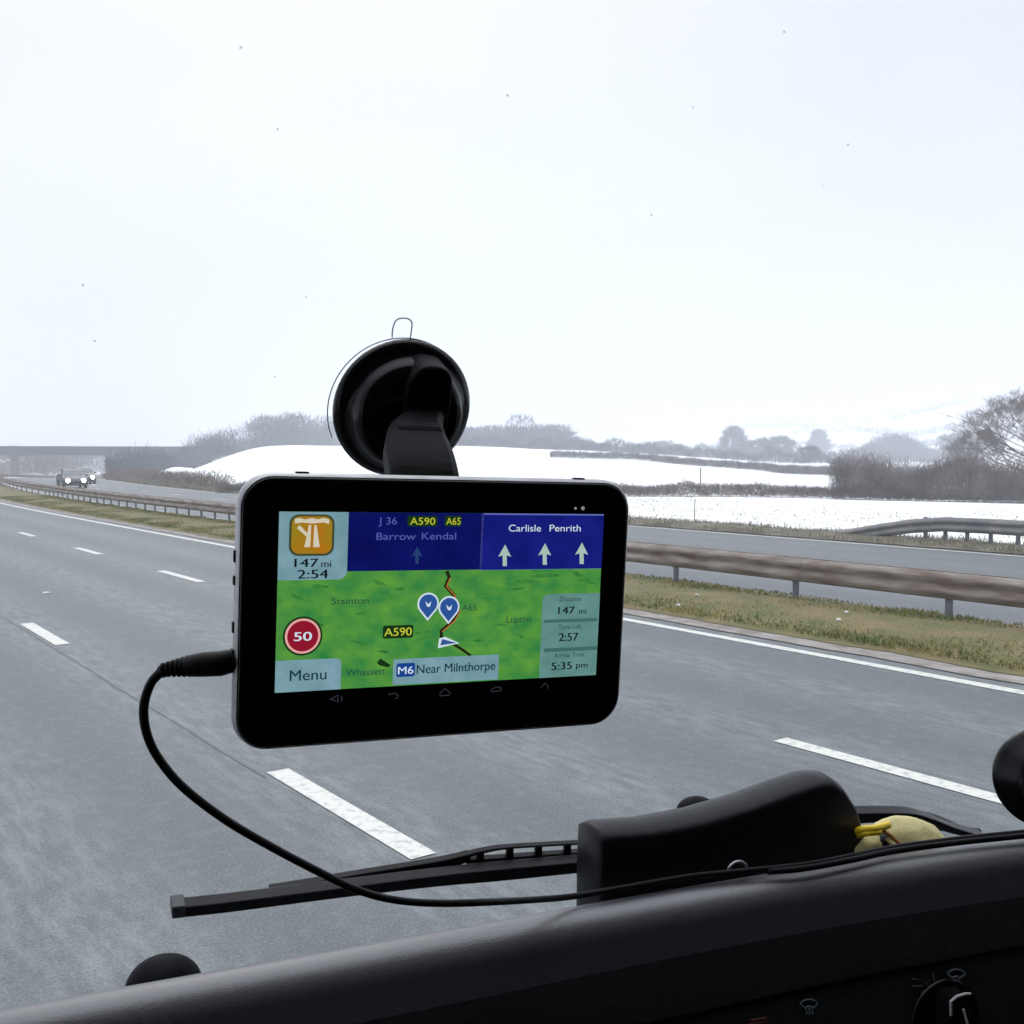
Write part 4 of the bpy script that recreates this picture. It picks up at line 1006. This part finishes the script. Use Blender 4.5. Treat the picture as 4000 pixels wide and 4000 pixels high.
# arm from the cup hub down to the back of the sat nav
A0 = gq(.006, .000, .026); A1 = P(1625, 1720, .568); A2 = P(1655, 1900, .535); A3 = P(1660, 2150, .535)
pts = [Vector(p) for p in spline([A0, A1, A2, A3], 8)]
bm = bmesh.new(); prev = None
for i, p in enumerate(pts):
    tv = (pts[min(i+1, len(pts)-1)]-pts[max(i-1, 0)]).normalized(); sd_ = DX-tv*DX.dot(tv); sd_.normalize(); nn_ = tv.cross(sd_)
    u = i/(len(pts)-1); w_ = .0105+.0075*float(sstep(u*1.9)); h_ = .0085
    ring = [bm.verts.new(p+sd_*w_*cx_+nn_*h_*cy_) for cx_, cy_ in ((-1, -.6), (-.75, -1), (.75, -1), (1, -.6), (1, .6), (.75, 1), (-.75, 1), (-1, .6))]
    if prev:
        for k in range(8): bm.faces.new((prev[k], prev[(k+1) % 8], ring[(k+1) % 8], ring[k]))
    else: bm.faces.new(ring[::-1])
    prev = ring
bm.faces.new(prev); mbm('arm', bm, M_BLACK, smooth=False, bevel=.001)
bm = bmesh.new(); tube(bm, [A1-DX*.0125, A1+DX*.0125], .0100, 28); mbm('hinge_knob', bm, M_BLACK, bevel=.0015, smooth=False)
bm = bmesh.new(); tube(bm, [A0+DX*.0, A0+gi*.004], .012, 28); mbm('hub', bm, M_BLACK, bevel=.001)
tag(mnt, 'round black suction cup with clear tab and arm, holding the sat nav on the windscreen', 'suction mount')

# second suction pad cut by the frame
c2 = P(4078, 3036, .74); n2 = (Vector((0, 0, H))-c2).normalized(); gi2 = (n2*.75-GN*.25).normalized(); gr2 = upv.cross(gi2).normalized(); gu2 = gi2.cross(gr2); mn2 = empty('suction_pad', c2)
bm = bmesh.new(); r2 = .0335
for (r_, z_) in ((1, 1),):
    n = 48; prf = [(r2, 0), (r2, .004), (r2*.93, .007), (r2*.7, .0095), (r2*.62, .016), (r2*.3, .018)]
    rings = [[bm.verts.new(gr2*r*cos(2*pi*k/n)+gu2*r*1.02*sin(2*pi*k/n)+gi2*z) for k in range(n)] for r, z in prf]
    for a, b_ in zip(rings, rings[1:]):
        for k in range(n): bm.faces.new((a[k], a[(k+1) % n], b_[(k+1) % n], b_[k]))
    bm.faces.new(rings[0][::-1]); bm.faces.new(rings[-1])
bmobj('suction_cup', bm, M_GLOSS, mn2, smooth=True)
bm = bmesh.new(); e0 = gi2*.018; e1 = P(4095, 3180, .71)-c2; e2 = P(4110, 3330, .72)-c2
tube(bm, spline([e0, e1, e2], 6), .010, 16); bmobj('stalk', bm, M_BLACK, mn2, smooth=True)
bm = bmesh.new(); tube(bm, [gi2*.016, gi2*.020], .013, 24); bmobj('hub', bm, M_BLACK, mn2, bevel=.001)
tag(mn2, 'black round suction pad stuck to the windscreen above the dash, without a device', 'suction pad')

# ================================================================== cable
cab = empty('charging_cable', P(905, 2592, .455))
c0_ = cab.location
plug_end = DC+DX*(xL-.002)+DY*dl(930, 2590).y-DN*.0062
def L0(pts): return [Vector(p)-c0_ for p in pts]
bm = bmesh.new()
Dp = (plug_end-Vector((0, 0, H))).dot(CR @ Vector((0, 0, -1)))
pl = [plug_end+DX*.002, P(860, 2592, Dp), P(800, 2595, Dp), P(755, 2600, Dp), P(700, 2606, Dp+.002), P(660, 2612, Dp+.003), P(628, 2625, Dp+.004)]
tube(bm, L0(pl), [.0050, .0056, .0055, .0050, .0038, .0032, .0029], 18)
for k in range(6):
    q_ = P(742-k*20, 2601+k*3, Dp+.001); d_ = (P(722-k*20, 2604+k*3, Dp+.001)-q_).normalized(); tube(bm, L0([q_, q_+d_*.0011]), .0049-k*.00035, 18)
bmobj('plug', bm, M_RUB, cab, smooth=True, bevel=.0003)
def lipD(px):
    return None
lipb = []
cpx = [(628, 2625, Dp+.004), (588, 2672, Dp+.006), (562, 2760, Dp+.010), (572, 2860, Dp+.016), (618, 2960, Dp+.024), (715, 3075, Dp+.036), (880, 3202, Dp+.052), (1060, 3308, Dp+.07), (1250, 3408, Dp+.09), (1400, 3478, Dp+.105), (1540, 3515, Dp+.12), (1700, 3528, Dp+.135), (1900, 3524, Dp+.15)]
pts = [P(*c) for c in cpx]
# then resting on top of the dash lip
for px, py in ((2200, 3506), (2400, 3474), (2666, 3428), (2843, 3408), (3131, 3379), (3318, 3345), (3504, 3308), (3750, 3276), (4000, 3250), (4500, 3200)):
    pts.append(G(px, py, ZL+.0045 if px > 2300 else ZL+.006))
pts = [Vector(p) for p in spline(pts, 8)]
bm = bmesh.new(); tube(bm, L0(pts), .0021, 12); bmobj('lead', bm, M_RUB, cab, smooth=True)
tag(cab, 'black charging cable looping from the sat nav down onto the dash edge', 'cable')
# a second dark lead lying along the dash edge to the right
pts = [G(px, py, ZL+.003) for px, py in ((3000, 3404), (3131, 3393), (3318, 3360), (3504, 3322), (3750, 3290), (4000, 3264), (4500, 3212))]
bm = bmesh.new(); tube(bm, spline(pts, 8), .0024, 12); o = bmobj('thin_lead', bm, M_RUB, smooth=True); tag(o, 'thin black lead lying on the dash edge below the yellow bundle', 'cable')
# little metal clip seen on the edge
q_ = G(2880, 3398, ZL+.004); bm = bmesh.new(); tube(bm, [q_+rgt*(.008*cos(a))+upv*(.006*sin(a)) for a in np.linspace(.2, pi-.2, 9)], .0011, 8)
o = bmobj('metal_clip', bm, M_SILV, smooth=True); tag(o, 'tiny bright bent metal clip on the dash edge in front of the black pouch', 'clip')

# ================================================================== black pouch
axis = (G(3318, 3362, ZL)-G(2300, 3550, ZL)).normalized(); pn = Vector((axis.y, -axis.x, 0)); pn = -pn if pn.dot(fwd) > 0 else pn   # towards the camera
pp0 = G(2300, 3540, ZL)+(-pn)*.045; pp0.z = ZL
sil = [(2296, 3228), (2330, 3214), (2500, 3202), (2700, 3165), (2900, 3108), (3050, 3052), (3150, 3020), (3205, 3014), (3245, 3040), (3290, 3110), (3318, 3200), (3330, 3300), (3335, 3480), (3335, 3640), (2288, 3760), (2288, 3560), (2290, 3350)]
pts3 = [plane_hit(px, py, pp0, pn) for px, py in sil]
top = pts3[:13]; zmin = ZL-.105
bm = bmesh.new(); layers = []
NL = 9
for k in range(NL):
    u = k/(NL-1); ph = (u-.5)*pi; off = .020*sin(ph); sh = .008*(1-cos(ph))     # rounded over the top
    row = []
    for i, p in enumerate(pts3):
        q_ = p.copy(); 
        cx = sum((a.dot(axis) for a in pts3))/len(pts3); ax_ = q_.dot(axis)-cx
        q_ -= axis*(ax_*.0+ (1 if ax_ > 0 else -1)*sh*.35)
        q_.z = max(zmin, q_.z-(sh if q_.z > zmin+.03 else 0))
        q_ += pn*off
        row.append(bm.verts.new(q_))
    layers.append(row)
m_ = len(pts3)
for a, b_ in zip(layers, layers[1:]):
    for k in range(m_): bm.faces.new((a[k], a[(k+1) % m_], b_[(k+1) % m_], b_[k]))
bm.faces.new(layers[0][::-1]); bm.faces.new(layers[-1])
bmesh.ops.remove_doubles(bm, verts=bm.verts, dist=.0002)
seam_pts = [v_+pn*.0185 for v_ in [p_.copy() for p_ in pts3[1:13]]]
o = bmobj('pouch', bm, M_LEATH, smooth=True); tag(o, 'black leather pouch with rounded end, standing behind the dash edge', 'pouch')
# ================================================================== yellow bundle
yb = empty('yellow_bundle', P(3500, 3300, .86)); M_YC = mat('pale_yellow_cloth', (.62, .55, .26), .8, (.48, .43, .20), 60, 4, bump=.12, bscale=300); M_YS = mat('bright_yellow_strap', (.85, .60, .02), .5); M_OR = mat('brown_strap', (.35, .14, .03), .6)
def lobe(name, px, py, D, rx, ry, rz_v, m, tilt=0, seed=0):
    bm = bmesh.new(); bmesh.ops.create_uvsphere(bm, u_segments=40, v_segments=24, radius=1); c_ = P(px, py, D)
    cr = CR @ Vector((1, 0, 0)); cu_ = CR @ Vector((0, 1, 0)); cf = CR @ Vector((0, 0, -1))
    for v in bm.verts:
        q_ = v.co.copy(); k = 1+.06*mnoise.noise(q_*2.5+Vector((seed, 0, 0)))-.05*abs(mnoise.noise(q_*5.5+Vector((0, seed, 0))))
        x, z = q_.x*rx*k, q_.z*rz_v*k; x, z = x*cos(tilt)-z*sin(tilt), x*sin(tilt)+z*cos(tilt)
        v.co = c_+cr*x+cu_*z+cf*q_.y*ry*k-yb.location
    return bmobj(name, bm, m, yb, smooth=True)
lobe('lobe', 3560, 3305, .855, .034, .022, .0225, M_YC, -.35, 1)
lobe('lobe', 3375, 3320, .845, .020, .020, .0165, M_YC, .1, 4)
def pband(name, pts, r, m):
    bm = bmesh.new(); tube(bm, [p-yb.location for p in [Vector(q) for q in spline([P(*c) for c in pts], 6)]], r, 10); return bmobj(name, bm, m, yb, smooth=True)
pband('strap', [(3325, 3255, .84), (3370, 3240, .825), (3420, 3236, .825), (3470, 3222, .835)], .0030, M_YS)
pband('strap', [(3335, 3268, .84), (3380, 3256, .823), (3440, 3250, .825)], .0024, M_YS)
pband('tie', [(3440, 3240, .83), (3475, 3262, .828), (3520, 3305, .828), (3545, 3340, .83)], .0016, M_OR)
pband('strap', [(3465, 3272, .83), (3500, 3310, .826), (3520, 3340, .828)], .0022, M_YC)
bm = bmesh.new(); bmesh.ops.create_uvsphere(bm, u_segments=20, v_segments=12, radius=.009); cc = P(3462, 3300, .838)
for v in bm.verts: v.co = v.co*1.0+cc-yb.location
bmobj('gap_shade', bm, M_RUB, yb, smooth=True)  # black ball put in for the shade in the gap between lobes
tag(yb, 'pale yellow cloth bundle with bright yellow straps, wedged beside the black pouch', 'cloth bundle')
